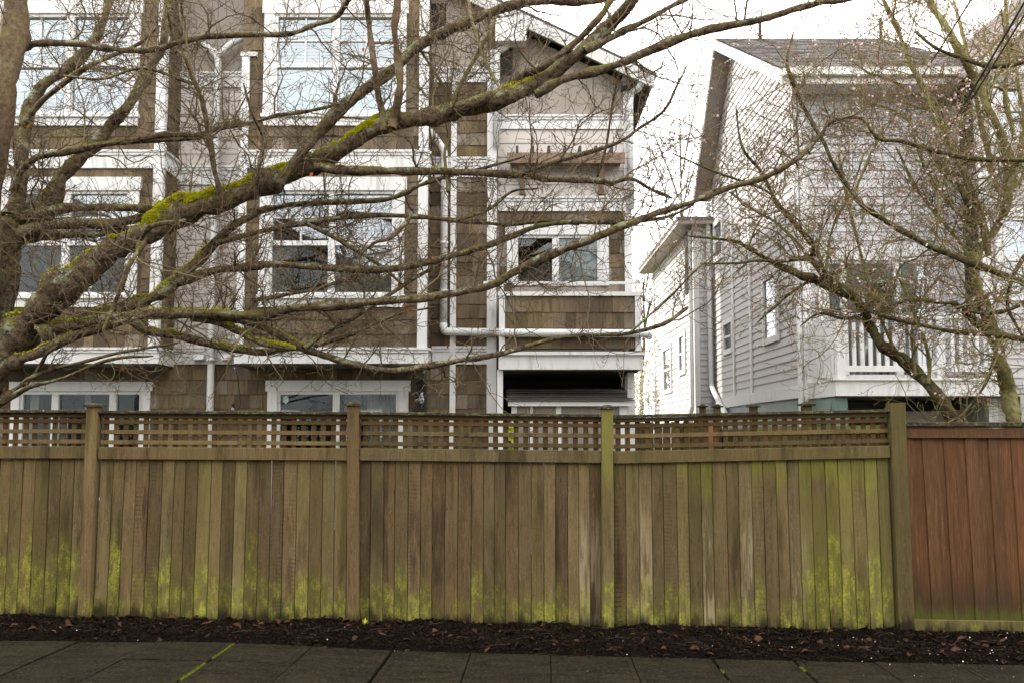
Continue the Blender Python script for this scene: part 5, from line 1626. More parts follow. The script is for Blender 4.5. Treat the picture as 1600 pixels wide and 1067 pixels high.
class Tree:
    def __init__(self, name, label, base, bark, twig, budmat, blossoms=0.0, minr=.0029):
        self.root = empty(name, base, label, 'tree')
        self.bark, self.twig, self.budmat, self.bl, self.minr = bark, twig, budmat, blossoms, minr
        self.limbs, self.tw, self.buds, self.petals = [], Bag(), [], []
        self.polys = []
        self.fat = .82
    def limb(self, pts, Y0, Y1, name='limb', mat=None, wob=1.0, n=10, twigs=1.0):
        """pts: (px, py, radius px) along the limb, distance running Y0 -> Y1"""
        k = len(pts)
        seg = [0]
        for i in range(1, k): seg.append(seg[-1] + math.hypot(pts[i][0] - pts[i-1][0], pts[i][1] - pts[i-1][1]))
        P, Rr = [], []
        for i, (px, py, r) in enumerate(pts):
            t = seg[i] / seg[-1]
            Y = Y0 + (Y1 - Y0) * t + 0.12 * math.sin(t * 7 + px) * wob * (0.2 + 0.8 * min(1, 4 * t))
            P.append(U(px, py, Y)); Rr.append(r * self.fat * Y / FPX)
        C = catmull(np.hstack([np.array([list(p) for p in P]), np.array(Rr)[:, None]]), 7)
        P, Rr = C[:, :3], np.maximum(C[:, 3], .003)
        # knobbly wander
        m = len(P)
        nz = np.cumsum(rng.normal(0, 1, (m, 3)), 0)
        nz -= np.linspace(0, 1, m)[:, None] * nz[-1]
        P = P + nz * Rr[:, None] * 0.075 * wob
        Rr = Rr * (1 + 0.15 * np.interp(np.arange(m), np.arange(0, m + 3, 3), rng.normal(0, 1, len(np.arange(0, m + 3, 3)))))
        Rr[-1] *= .5
        V, F = tube_np(P, Rr, n, .055)
        b = Bag(); b.add(V, F)
        o = b.build(name, mat or self.bark, self.root)
        self.limbs.append((P, Rr, twigs))
        return o
    def grow(self, p, d, length, r, level, ysoft):
        ga = random.gauss
        k = (2 if length < .06 else 3) if level <= 0 else min(10, 3 + int(length / 0.085))
        px, py, pz = p
        dx, dy, dz = d
        P = [(px, py, pz)]
        D = []
        st = length / k
        nn = math.sqrt(dx*dx + dy*dy + dz*dz) + 1e-9
        dx, dy, dz = dx/nn, dy/nn, dz/nn
        jit = .21 if level > 0 else .30
        for i in range(k):
            dx += ga(0, jit); dy += ga(0, jit) + (ysoft - py) * .02; dz += ga(0, jit) + .04
            nn = math.sqrt(dx*dx + dy*dy + dz*dz) + 1e-9
            dx, dy, dz = dx/nn, dy/nn, dz/nn
            q = st * random.uniform(.7, 1.3)
            px, py, pz = px + dx*q, py + dy*q, pz + dz*q
            P.append((px, py, pz)); D.append((dx, dy, dz))
        r1 = max(self.minr * .8, r * .45)
        Rr = [r + (r1 - r) * i / k for i in range(k + 1)]
        self.polys.append((P, Rr, 5 if r > .008 else 3))
        self.buds.append((P[-1], (dx, dy, dz)))
        if level <= 0: return
        for i in range(1, k + 1):
            if level == 1: c = 1 if random.random() < .5 else 0
            else: c = random.choice((0, 1, 1, 2))
            for _ in range(c):
                tx, ty, tz = D[i-1]
                ax, ay, az = ga(0, 1), ga(0, 1), ga(0, 1)
                qx, qy, qz = ty*az - tz*ay, tz*ax - tx*az, tx*ay - ty*ax
                nn = math.sqrt(qx*qx + qy*qy + qz*qz) + 1e-9
                f = random.uniform(.3, .9)
                l2 = random.uniform(.02, .12) if level == 1 else length * random.uniform(.25, .6)
                self.grow(P[i], (tx*f + qx/nn, ty*f + qy/nn, tz*f + qz/nn), l2, max(self.minr, Rr[i] * .62), level - 1, ysoft)
    def sprout(self, per_m=4.0, lmin=.25, lmax=1.1, up=.25, ysoft=10.6, maxr=.05, level=2):
        for (P, Rr, tw) in self.limbs:
            if tw <= 0: continue
            s = np.linalg.norm(np.diff(P, axis=0), axis=1)
            L_ = s.sum()
            for _ in range(rng.poisson(per_m * L_ * tw)):
                i = rng.integers(2, len(P) - 1) if len(P) > 4 else 1
                t = P[i] - P[i-1]; t /= np.linalg.norm(t) + 1e-9
                q = np.cross(t, rng.normal(0, 1, 3)); q /= np.linalg.norm(q) + 1e-9
                d = t * rng.uniform(.1, 1.0) + q + np.array([0, 0, up])
                ln_ = rng.uniform(lmin, lmax) * (1.0 if Rr[i] > .015 else .7)
                self.grow(tuple(P[i]), tuple(d), ln_, min(.012, max(self.minr * 1.4, Rr[i] * .45)) * rng.uniform(.5, 1), level, ysoft)
    def finish(self, budsize=.011, budshare=.32, twigname='twigs'):
        groups = {}
        for (P, Rr, n) in self.polys:
            if min(q[2] for q in P) < 2.03 and min(q[1] for q in P) < YF + .15: continue
            if max(q[1] for q in P) > 14.2 and P[0][1] < 14: continue
            groups.setdefault((len(P), n), []).append((P, Rr))
        for (k, n), lst in groups.items():
            P = np.array([q[0] for q in lst]); Rr = np.array([q[1] for q in lst])
            T_ = np.gradient(P, axis=1); T_ /= np.linalg.norm(T_, axis=2, keepdims=True) + 1e-9
            md = P[:, -1] - P[:, 0]
            ref = np.cross(md, rng.normal(0, 1, md.shape)); ref /= np.linalg.norm(ref, axis=1, keepdims=True) + 1e-9
            S_ = ref[:, None, :] - T_ * (T_ * ref[:, None, :]).sum(2, keepdims=True); S_ /= np.linalg.norm(S_, axis=2, keepdims=True) + 1e-9
            W_ = np.cross(T_, S_)
            a = np.arange(n) * 2 * np.pi / n
            V = P[:, :, None, :] + (S_[:, :, None, :] * np.cos(a)[None, None, :, None] + W_[:, :, None, :] * np.sin(a)[None, None, :, None]) * Rr[:, :, None, None]
            i = np.arange(k - 1)[:, None]; q = np.arange(n)[None, :]; q2 = (q + 1) % n
            F = np.stack([i*n + q, i*n + q2, (i+1)*n + q2, (i+1)*n + q], -1).reshape(-1, 4)
            F = (F[None] + (np.arange(len(lst)) * k * n)[:, None, None]).reshape(-1, 4)
            self.tw.add(V.reshape(-1, 3), F)
        self.tw.build(twigname, self.twig, self.root, kind='stuff')
        b = [(p, d) for (p, d) in self.buds if random.random() < budshare and p[2] > 2.05]
        if b:
            c = np.array([q[0] for q in b]); d = np.array([q[1] for q in b])
            n = len(c)
            s = np.cross(d, rng.normal(0, 1, (n, 3))); s /= np.linalg.norm(s, axis=1)[:, None] + 1e-9
            t = np.cross(d, s)
            l = (budsize * rng.uniform(.6, 1.5, n))[:, None]; w_ = l * .38
            V = np.stack([c - d * l * .3, c + s * w_ + d * l * .4, c + t * w_ + d * l * .4, c - s * w_ + d * l * .4, c - t * w_ + d * l * .4, c + d * l * 1.5], 1).reshape(-1, 3)
            F = (np.array([(0,2,1),(0,3,2),(0,4,3),(0,1,4),(5,1,2),(5,2,3),(5,3,4),(5,4,1)])[None] + (np.arange(n) * 6)[:, None, None]).reshape(-1, 3)
            numpy_mesh('buds', V, F, self.budmat, self.root, kind='stuff')
        if self.bl > 0:
            c = np.array([q[0] for q in self.buds if random.random() < self.bl and q[0][2] > 2.05])
            c = np.concatenate([c] + [c[rng.random(len(c)) < .6] for _ in range(3)])
            c = c + rng.normal(0, .014, c.shape)
            flowers('blossoms', c, self.root)
def flowers(name, c, parent, size=.011):
    n = len(c)
    V, F = [], []
    ax = rng.normal(0, 1, (n, 3)); ax /= np.linalg.norm(ax, axis=1)[:, None]
    s = np.cross(ax, rng.normal(0, 1, (n, 3))); s /= np.linalg.norm(s, axis=1)[:, None] + 1e-9
    t = np.cross(ax, s)
    sz = (size * rng.uniform(.7, 1.3, n))[:, None]
    for k in range(5):
        a = k * 2 * math.pi / 5
        d = s * math.cos(a) + t * math.sin(a)
        e = np.cross(ax, d)
        V.append(np.stack([c, c + (d * .7 - e * .5 + ax * .25) * sz, c + (d * 1.25 + ax * .5) * sz, c + (d * .7 + e * .5 + ax * .25) * sz], 1))
    V = np.concatenate(V).reshape(-1, 3)
    return numpy_mesh(name, V, np.arange(len(V)).reshape(-1, 4), PETAL, parent, kind='stuff')

# ---- the big mossy tree
T = Tree('mossy_tree', 'large bare mossy tree with long spreading limbs leaning in over the fence', U(-70, 960, 10.8), BARK, TWIG, BUD)
T.root.location.z = ground_z(-5)
T.fat = .74
M_ = [(-45,665,58),(-20,600,44),(25,542,36),(60,508,34),(110,468,32),(160,432,31),(210,402,30),(270,367,27),(330,340,25),(400,310,23),(450,290,21),(500,268,20),(560,236,19),(610,207,19),(660,194,17),(720,182,16),(790,157,15),(850,124,15),(905,83,15),(950,46,14),(985,5,13),(1010,-40,12)]
trunk = [(-74, 1000, 84), (-70, 970, 70), (-66, 920, 60), (-61, 840, 56), (-57, 760, 55), (-52, 690, 55), (-48, 640, 52), (-44, 590, 46), (-38, 530, 36), (-32, 470, 26), (-28, 430, 18)]
T.limb(trunk, 10.7, 10.7, 'trunk', wob=.3, n=16, twigs=0)
T.limb(M_, 10.7, 10.2, 'limb', n=18, twigs=.3)
T.fat = .82
S1 = [(-48,690,50),(-30,600,42),(-8,500,36),(8,420,31),(18,340,27)]
T.limb(S1, 10.75, 10.9, 'limb', n=14, twigs=.12)
T.limb([(14,350,24),(45,345,20),(77,322,18),(96,278,16),(139,232,13),(173,192,12),(201,161,11),(229,118,9),(247,90,8),(257,60,7),(262,0,6),(266,-50,5)], 10.9, 11.8, n=12)
T.limb([(18,340,20),(30,280,15),(36,200,13),(62,139,12),(115,96,11),(149,56,9),(167,15,8),(178,-30,7)], 10.9, 11.9, n=12)
T.limb([(-45,640,40),(-38,480,30),(-20,330,24),(0,220,22),(12,120,24),(22,30,26),(28,-50,27)], 10.5, 10.3, 'limb', SMOOTHBARK, n=16, twigs=.15)
T.limb([(34,198,7),(62,161,6),(102,127,6),(139,102,5),(173,87,4),(217,68,3),(250,40,2)], 10.9, 11.2)
T.limb([(664,192,9),(700,173,10),(762,150,9),(808,122,8),(855,96,8),(900,65,7),(935,30,6),(955,0,6),(970,-30,5)], 10.3, 10.35, n=10)
T.limb([(440,288,12),(452,266,10),(489,217,11),(536,167,11),(579,130,11),(613,105,12),(647,74,10),(690,48,11),(740,26,10),(777,12,9),(818,3,8),(870,2,7),(930,2,6),(1000,-8,4)], 10.4, 10.9, n=12)
T.limb([(600,205,8),(592,160,7),(585,102,6),(576,46,6),(571,0,6),(568,-40,6)], 10.25, 10.15, mat=SMOOTHBARK)
T.limb([(613,202,10),(618,180,8),(625,135,8),(622,93,7),(617,46,7),(622,0,7),(626,-40,7)], 10.22, 10.0, mat=SMOOTHBARK)
T.limb([(835,148,10),(882,121,9),(935,108,8),(978,93,8),(1025,71,8),(1100,47,8),(1187,29,7),(1270,7,6),(1325,0,5),(1400,-18,4)], 10.25, 9.9, n=10)
T.limb([(912,80,8),(960,56,7),(997,37,6),(1040,15,5),(1071,0,4),(1110,-20,3)], 10.2, 10.5)
T.limb([(490,262,8),(540,268,9),(630,270,8),(700,269,7.5),(808,275,7),(855,283,6),(935,285,5.5),(955,288,5),(985,280,4),(1020,298,3),(1050,310,2.5)], 10.4, 10.9)
T.limb([(806,275,4),(885,248,4.5),(963,223,4),(997,201,3.5),(1037,173,3),(1060,130,2.5),(1075,100,2)], 10.7, 10.9, n=6)
Q_ = [(95,512,14),(130,500,12),(190,480,11),(235,467,11),(271,444,11),(296,422,10),(325,390,9),(360,355,8),(400,335,7),(433,326,6),(505,320,6),(597,315,5.5),(628,305,5),(660,290,4.5),(706,275,4),(760,262,3),(820,245,2.5)]
T.limb(Q_, 10.7, 11.4)
T.limb([(338,382,5),(414,361,5),(487,347,5.5),(557,339,5),(637,339,5),(700,344,4.5),(750,349,4),(800,352,3.5),(860,345,3),(905,352,2)], 10.85, 10.6)
T.limb([(270,446,9),(310,430,9),(345,422,9),(400,416,8),(430,415,8),(510,419,8),(573,422,8),(637,418,8),(700,402,7),(750,388,6),(795,371,6),(840,355,5),(891,348,5),(974,348,4),(1040,340,3),(1085,320,2)], 10.9, 10.3)
T.limb([(60,525,16),(90,508,12),(143,502,10),(204,494,9),(287,489,9),(350,489,8.5),(407,492,9),(461,479,9),(541,476,9),(605,471,8),(669,465,8),(764,447,8),(802,428,8),(872,396,8),(923,377,7),(974,355,6.5),(1022,336,6),(1080,319,6),(1119,302,6),(1194,278,5),(1242,251,5),(1283,210,4),(1300,192,3.5),(1335,180,2.5)], 10.6, 9.9, n=10)
T.limb([(300,490,7),(379,500,7),(430,521,7),(477,546,7),(541,565,7),(589,575,6.5),(637,577,6),(685,570,6),(735,562,5.5),(780,554,5),(827,540,5),(875,527,4.5),(939,522,4),(987,519,4),(1041,503,3.5),(1075,480,3)], 10.7, 10.0)
T.limb([(985,519,2.5),(1041,470,2.5),(1082,428,2),(1125,390,1.8)], 10.1, 10.0, n=5)
T.limb([(205,500,8),(236,520,7.5),(287,527,7),(338,540,7),(400,549,7),(430,548,5),(466,545,3)], 10.8, 10.6)
T.limb([(300,495,6),(350,508,7),(382,524,6.5),(414,538,6),(462,546,3)], 10.75, 10.5)
T.limb([(-5,582,18),(30,562,13),(64,549,11),(112,527,9),(153,514,8),(200,500,5),(240,492,3)], 10.6, 10.4, twigs=.5)
T.limb([(-25,640,12),(0,625,9),(26,607,6),(48,588,5),(80,575,4),(127,565,3),(190,550,3),(280,535,2)], 10.6, 10.4, twigs=.6)
T.limb([(-10,640,8),(30,612,5),(60,600,4),(100,590,3.5),(170,562,3),(240,556,2)], 10.6, 10.2, twigs=.6)
T.limb([(40,600,4),(62,575,4),(75,550,3),(90,540,2.5)], 10.5, 10.3, twigs=1.5)
T.limb([(232,372,6),(216,393,5),(204,415,5),(191,447,4.5),(178,480,4),(163,514,3),(172,543,2)], 10.1, 9.8, twigs=1.5, n=7)
T.limb([(290,345,5),(240,352,5),(222,372,5.5),(214,390,5)], 10.3, 10.1, n=7)
T.limb([(10,92,10),(40,76,8),(59,67,6.5),(118,67,6),(155,73,6),(192,76,6),(247,73,6),(278,62,6),(325,55,5.5),(400,52,5.5),(452,50,5),(489,37,5),(523,26,5),(545,-5,4),(555,-40,3)], 10.4, 10.0, twigs=1.4)
T.limb([(20,300,8),(34,266,7),(62,244,6),(102,238,6),(155,226,6),(201,219,6),(257,210,6),(309,210,5.5),(340,201,5),(400,190,4.5),(440,180,4),(480,175,3.5),(530,163,3)], 10.8, 10.4, twigs=1.3)
T.limb([(160,226,4),(230,222,4),(290,218,3.5),(340,215,3)], 10.6, 11.0, n=6)
T.limb([(352,322,6),(337,272,5.5),(328,217,5),(316,161,4.5),(303,130,4),(288,90,3.5),(272,66,3),(262,20,2.5)], 10.4, 10.1, n=7, twigs=1.5)
T.limb([(305,132,3.5),(278,124,3.5),(229,107,3),(201,111,3),(155,124,2.5),(93,118,2)], 10.2, 9.9, n=6, twigs=1.3)
T.limb([(20,345,18),(60,332,12),(100,324,9),(150,322,8),(210,323,7.5),(250,325,6),(300,312,5),(340,306,5),(395,306,4),(440,300,3)], 10.9, 11.3)
T.limb([(15,370,18),(60,357,12),(90,352,9),(160,352,8),(230,342,7),(275,341,6),(310,335,4)], 10.9, 11.2)
T.limb([(15,380,16),(50,372,12),(85,368,10),(145,367,8),(230,354,5),(280,350,3)], 10.9, 11.4)
T.limb([(400,312,4),(405,260,3.5),(412,220,3),(395,180,2.5),(380,130,2)], 10.4, 10.0, n=6, twigs=1.3)
T.limb([(640,340,4),(612,370,4),(585,380,3),(560,400,2.5)], 10.6, 10.2, n=6)
T.limb([(480,350,4),(520,370,4),(556,392,3.5),(600,420,3),(640,455,2)], 10.6, 11.0, n=6)
T.limb([(475,545,6),(510,520,6),(550,500,5),(580,480,4),(640,440,3.5),(690,412,2.5)], 10.5, 11.0, n=7)
T.limb([(490,540,5),(540,525,5),(580,508,4),(620,490,3),(680,480,2)], 10.4, 10.9, n=7)
T.limb([(395,470,4),(440,462,4),(490,452,4),(530,440,3.5),(580,424,3)], 10.7, 11.2, n=6)
T.limb([(700,348,3),(760,330,3),(800,300,3),(840,296,2)], 10.5, 10.9, n=6)
T.limb([(790,155,4),(765,110,3.5),(748,70,3),(735,20,3),(730,-30,2)], 10.4, 11.0, n=6, mat=OLIVEBARK)
T.limb([(655,75,3),(690,130,3),(720,165,3)], 10.7, 11.2, n=6, mat=OLIVEBARK)
T.limb([(700,180,4),(715,140,4),(735,105,4),(760,60,4.5),(775,20,4)], 10.9, 11.3, n=6, mat=OLIVEBARK)
T.limb([(700,300,3),(695,240,3),(705,205,3)], 10.9, 11.0, n=6, mat=OLIVEBARK)
T.limb([(930,286,3),(945,240,2.5),(955,180,2.5),(965,120,2)], 10.8, 10.6, n=6)
T.sprout(per_m=5.4, lmin=.25, lmax=1.25, up=.2, ysoft=10.5)
print('mossy polys', len(T.polys))
T.finish()
# moss cushions on the upper side of the limbs
def along(P, t):
    i = t * (len(P) - 1); k = int(min(len(P) - 2, i)); f = i - k
    return P[k] * (1 - f) + P[k+1] * f
def moss_on(limb, spans, dens, ln_, out):
    P, Rr, _ = T.limbs[limb]
    s = np.concatenate([[0], np.cumsum(np.linalg.norm(np.diff(P, axis=0), axis=1))])
    # spans in picture x
    for (xa_, xb_, amt) in spans:
        pxs = CX + FPX * P[:, 0] / P[:, 1]
        sel = np.where((pxs > xa_) & (pxs < xb_))[0]
        if len(sel) < 2: continue
        a, b = s[sel[0]], s[sel[-1]]
        n = int(dens * abs(b - a) * amt)
        u = rng.uniform(min(a, b), max(a, b), n)
        idx_ = np.clip(np.searchsorted(s, u), 1, len(P) - 1)
        f = ((u - s[idx_-1]) / (s[idx_] - s[idx_-1] + 1e-9))[:, None]
        c = P[idx_-1] * (1 - f) + P[idx_] * f
        r = (Rr[idx_-1] * (1 - f[:, 0]) + Rr[idx_] * f[:, 0])[:, None]
        d = P[idx_] - P[idx_-1]; d /= np.linalg.norm(d, axis=1)[:, None]
        upv = np.array([0, 0, 1.0]) - d * d[:, 2:3]; upv /= np.linalg.norm(upv, axis=1)[:, None]
        side = np.cross(d, upv)
        th = rng.normal(0, .55, n)[:, None]
        nrm = upv * np.cos(th) + side * np.sin(th)
        lump = (vnoise(u * 1.0 + 20, th[:, 0] * .5 + 4, 9, 17) )
        clump = vnoise(u + 5, u * 0 + 2, 4.5, 19)
        keep = (lump + .6 * clump) > .62
        h = (np.clip(lump * 1.3 * clump, 0, 1) * .062 * np.cos(th[:, 0]).clip(0, 1))[:, None] * amt ** .5
        out.append((c[keep] + nrm[keep] * (r[keep] * .96 + h[keep] * rng.uniform(.2, 1, (keep.sum(), 1))), nrm[keep]))
mo = []
moss_on(1, [(-10, 60, 1.0), (60, 150, .6), (150, 235, .6), (235, 420, 1.2), (420, 520, 1.0), (520, 625, .8), (690, 760, .5), (790, 860, .7)], 2600, .02, mo)
moss_on(2, [(-60, 60, .5)], 900, .02, mo)
for li, sp in ((15, [(140, 330, 1.2)]), (18, [(90, 360, .6)]), (21, [(225, 470, 1.2)]), (22, [(300, 470, 1.3)]), (19, [(300, 470, .4)]), (3, [(60, 130, .8)]), (23, [(20, 200, .5)]), (34, [(20, 300, .3)]), (13, [(480, 700, .25)])):
    moss_on(li, sp, 1500, .02, mo)
def cushions(limb, spots, out, inner):
    P, Rr, _ = T.limbs[limb]
    pxs = CX + FPX * P[:, 0] / P[:, 1] * (_cp - 0)
    for (xa_, xb_, cnt, sz_) in spots:
        for _k in range(cnt):
            xt = rng.uniform(xa_, xb_)
            i = int(np.clip(np.argmin(np.abs(pxs - xt)), 1, len(P) - 2))
            d = P[i+1] - P[i-1]; d /= np.linalg.norm(d)
            up = np.array([0, 0, 1.0]) - d * d[2]; up /= np.linalg.norm(up)
            sd = np.cross(d, up)
            th = rng.normal(0, .4)
            nr = up * math.cos(th) + sd * math.sin(th); s2_ = np.cross(d, nr)
            c0 = P[i] + nr * Rr[i] * .93 + d * rng.uniform(-.03, .03)
            a_, b_, h_ = sz_ * rng.uniform(.8, 1.6), sz_ * rng.uniform(.6, 1.0), sz_ * rng.uniform(.5, .95)
            n_ = int(900 * (a_ / .05) ** 1.5)
            q = rng.normal(0, 1, (n_, 3)); q /= np.linalg.norm(q, axis=1)[:, None]
            q[:, 2] = np.abs(q[:, 2])
            bump_ = (.82 + .36 * vnoise(q[:, 0] * 2 + 9 + _k, q[:, 1] * 2 + 5 + q[:, 2], 2.2, 51))[:, None]
            W3 = np.stack([d * a_, s2_ * b_, nr * h_])
            out.append((c0 + (q * bump_ * rng.uniform(.85, 1.02, (n_, 1))) @ W3, q @ np.stack([d, s2_, nr])))
            us, vs_ = np.linspace(0, 2 * np.pi, 10)[:-1], np.linspace(0, np.pi / 2, 5)
            V = [c0 + (np.array([math.cos(v) * math.cos(u), math.cos(v) * math.sin(u), math.sin(v)]) * .86) @ W3 for v in vs_ for u in us]
            F = [[r_ * 9 + k_, r_ * 9 + (k_ + 1) % 9, (r_ + 1) * 9 + (k_ + 1) % 9, (r_ + 1) * 9 + k_] for r_ in range(4) for k_ in range(9)]
            inner.add(np.array(V), np.array(F))
cin = Bag()
cushions(1, [(-6, 40, 8, .05), (60, 90, 5, .045), (105, 125, 4, .04), (155, 185, 4, .035), (238, 300, 14, .078), (300, 345, 12, .08), (345, 392, 10, .065), (420, 475, 11, .066), (520, 545, 4, .045), (548, 612, 12, .055), (700, 740, 4, .022), (800, 850, 5, .02)], mo, cin)
cushions(15, [(200, 232, 4, .035), (262, 290, 4, .03)], mo, cin)
cushions(18, [(90, 120, 4, .03)], mo, cin)
cushions(21, [(240, 280, 5, .028), (340, 400, 5, .02)], mo, cin)
cushions(22, [(340, 380, 4, .024), (400, 460, 6, .024)], mo, cin)
cushions(3, [(20, 80, 6, .04)], mo, cin)
cin.build('moss_cushions', MOSSDARK, T.root, kind='stuff')
mp = np.concatenate([a for a, b in mo]); mn = np.concatenate([b for a, b in mo])
print('moss', len(mp))
blades('moss', MOSS, mp, mn, .016, .0045, T.root, spread=.8)
# a few rust leaves still hanging
def leaves(name, pts, mat, parent, size=.03):
    V, F = [], []
    n = len(pts); c = np.array([list(p) for p in pts])
    d = rng.normal(0, 1, (n, 3)); d[:, 2] -= .8; d /= np.linalg.norm(d, axis=1)[:, None]
    s = np.cross(d, rng.normal(0, 1, (n, 3))); s /= np.linalg.norm(s, axis=1)[:, None]
    nn = np.cross(d, s)
    l = (size * rng.uniform(.6, 1.3, n))[:, None]
    V = np.stack([c, c + (d * .5 + s * .32 + nn * .12) * l, c + d * 1.1 * l, c + (d * .5 - s * .32 + nn * .12) * l], 1).reshape(-1, 3)
    i = np.arange(n)[:, None, None] * 4
    return numpy_mesh(name, V, (np.array([(0,1,2),(0,2,3)])[None] + i).reshape(-1, 3), mat, parent, kind='stuff')
leaves('dead_leaves', [U(632, 480, 10.3), U(640, 478, 10.3), U(645, 481, 10.3), U(636, 484, 10.3), U(172, 545, 9.8), U(190, 570, 9.9), U(700, 540, 10.2), U(808, 60, 10.3), U(310, 118, 10.1), U(100, 120, 10.0), U(95, 135, 10.0)] + [U(rng.uniform(0, 1000), rng.uniform(0, 500), 10.4) for _ in range(30)], RUSTLEAF, T.root, .045)

# ---- the leaning plum with pink blossom
P1 = Tree('plum_tree', 'leaning bare tree with bent trunk rising behind the fence corner', U(1500, 700, 11.4), PLUMBARK, TWIGG, BUDRED, .06)
P1.root.location.z = ground_z(5)
P1.limb([(1540,985,20),(1528,860,17),(1512,740,15),(1496,680,13),(1484,655,12),(1465,625,12),(1442,594,12.5),(1405,560,11),(1375,537,10),(1360,510,10),(1349,485,10),(1330,465,9),(1311,451,9),(1283,440,9),(1255,432,8),(1230,422,7),(1210,414,5)], 11.4, 11.2, 'trunk', n=12, twigs=.5)
P1.limb([(1315,455,7),(1300,440,6),(1285,421,6),(1270,402,5.5),(1266,380,5),(1232,339,4.5),(1214,320,4),(1190,270,3),(1160,230,2.5),(1150,170,2)], 11.3, 11.0, n=7)
P1.limb([(1272,404,4),(1240,406,4),(1214,410,3.5),(1187,408,3),(1150,412,2.5),(1094,412,2)], 11.2, 10.9, n=6)
P1.limb([(1264,440,3),(1240,455,3),(1210,481,2.5),(1180,507,2)], 11.2, 11.0, n=5)
P1.limb([(1215,416,5),(1169,388,4),(1142,376,3),(1075,369,2)], 11.2, 11.0, n=6)
P1.limb([(1355,490,3),(1320,498,3),(1280,490,2.5),(1250,510,2)], 11.3, 11.0, n=5)
P1.limb([(1412,566,3),(1390,530,3),(1364,470,3),(1345,395,3),(1326,320,3),(1310,240,2.5)], 11.3, 11.6, n=6, mat=OLIVEBARK)
P1.limb([(1430,585,3),(1425,520,3),(1440,470,2.5),(1470,430,2)], 11.3, 11.6, n=6, mat=OLIVEBARK)
P1.limb([(1290,440,3),(1255,390,3),(1215,350,3),(1180,330,2.5),(1140,300,2)], 11.3, 11.5, n=6, mat=OLIVEBARK)
P1.limb([(1450,600,4),(1452,560,4),(1440,520,3),(1420,470,3),(1400,420,2.5)], 11.3, 11.6, n=6, mat=OLIVEBARK)
P1.limb([(1290,425,3),(1300,360,2.5),(1330,300,2.5),(1350,240,2)], 11.2, 11.5, n=6, mat=OLIVEBARK)
P1.limb([(1230,340,3),(1200,300,2.5),(1120,270,2),(1050,240,1.5)], 11.1, 10.9, n=5)
P1.sprout(per_m=8.2, lmin=.25, lmax=1.3, up=.25, ysoft=11.3)
P1.finish(.013, .6)
P2 = Tree('plum_tree', 'upright many-stemmed tree with pink blossom standing behind the red-brown fence', U(1590, 700, 11.2), PLUMBARK, TWIGG, BUDRED, .12)
P2.root.location.z = ground_z(5.6)
P2.limb([(1600,985,22),(1592,800,18),(1585,690,15),(1580,657,14),(1570,620,14),(1559,575,13),(1551,534,12),(1536,485,11),(1523,451,10),(1521,414,9),(1532,388,8.5),(1555,358,8),(1572,320,9),(1579,275,10),(1566,220,9),(1545,172,9),(1524,124,8),(1500,82,8),(1476,38,7),(1459,14,6.5),(1445,-25,6)], 11.2, 11.4, 'trunk', OLIVEBARK, n=12, twigs=.8)
P2.limb([(1548,525,8),(1515,495,7),(1490,475,5),(1472,474,4),(1424,470,3.5),(1375,481,3)], 11.2, 11.0, n=7)
P2.limb([(1545,400,7),(1530,330,6),(1504,268,5),(1483,227,5),(1466,186,5),(1445,144,5),(1421,96,5),(1404,52,4.5),(1380,0,4),(1370,-40,4)], 11.3, 11.8, n=8, mat=OLIVEBARK)
P2.limb([(1600,472,4),(1574,485,4),(1532,489,4),(1490,480,3)], 10.9, 11.0, n=6)
P2.limb([(1560,300,5),(1545,240,5),(1530,180,4.5),(1520,120,4),(1505,60,3.5),(1490,0,3)], 11.5, 12.0, n=7, mat=OLIVEBARK)
P2.limb([(1585,220,5),(1570,150,5),(1575,90,4),(1572,30,3.5),(1570,-30,3)], 11.4, 11.6, n=7, mat=OLIVEBARK)
P2.limb([(1590,260,5),(1600,190,5),(1590,130,4),(1580,70,4)], 11.4, 11.9, n=7, mat=OLIVEBARK)
P2.limb([(1470,190,3.5),(1440,160,3.5),(1400,130,3),(1350,110,2.5),(1310,70,2)], 11.7, 11.9, n=6, mat=OLIVEBARK)
P2.limb([(1510,280,4),(1460,250,3.5),(1420,190,3),(1390,170,2.5),(1340,160,2)], 11.4, 11.8, n=6, mat=OLIVEBARK)
P2.limb([(1525,420,4),(1500,380,4),(1460,330,3.5),(1430,290,3),(1400,230,2.5)], 11.3, 11.8, n=6, mat=OLIVEBARK)
P2.limb([(1535,350,4),(1505,340,4),(1470,300,3),(1440,250,3),(1420,180,2)], 11.2, 11.0, n=6, mat=OLIVEBARK)
P2.limb([(1380,200,3),(1340,290,3),(1325,330,2.5)], 11.4, 11.2, n=5, mat=OLIVEBARK)
P2.limb([(1500,290,5),(1510,310,6),(1522,330,6),(1524,360,4)], 10.9, 10.9, n=7)
P2.limb([(1555,560,4),(1540,600,3),(1505,645,2.5),(1480,660,2)], 11.0, 10.8, n=5)
P2.limb([(1600,400,4),(1580,440,4),(1575,480,3),(1600,530,3)], 11.0, 10.9, n=6)
P2.sprout(per_m=8.2, lmin=.25, lmax=1.35, up=.25, ysoft=11.3)
print('plum polys', len(P1.polys), len(P2.polys))
P2.finish(.013, .6)
leaves('dead_leaves', [U(rng.uniform(1340, 1600), rng.uniform(380, 480), 11.2) for _ in range(16)] + [U(1310, 455, 11), U(1338, 515, 11)], RUSTLEAF, P2.root, .05)

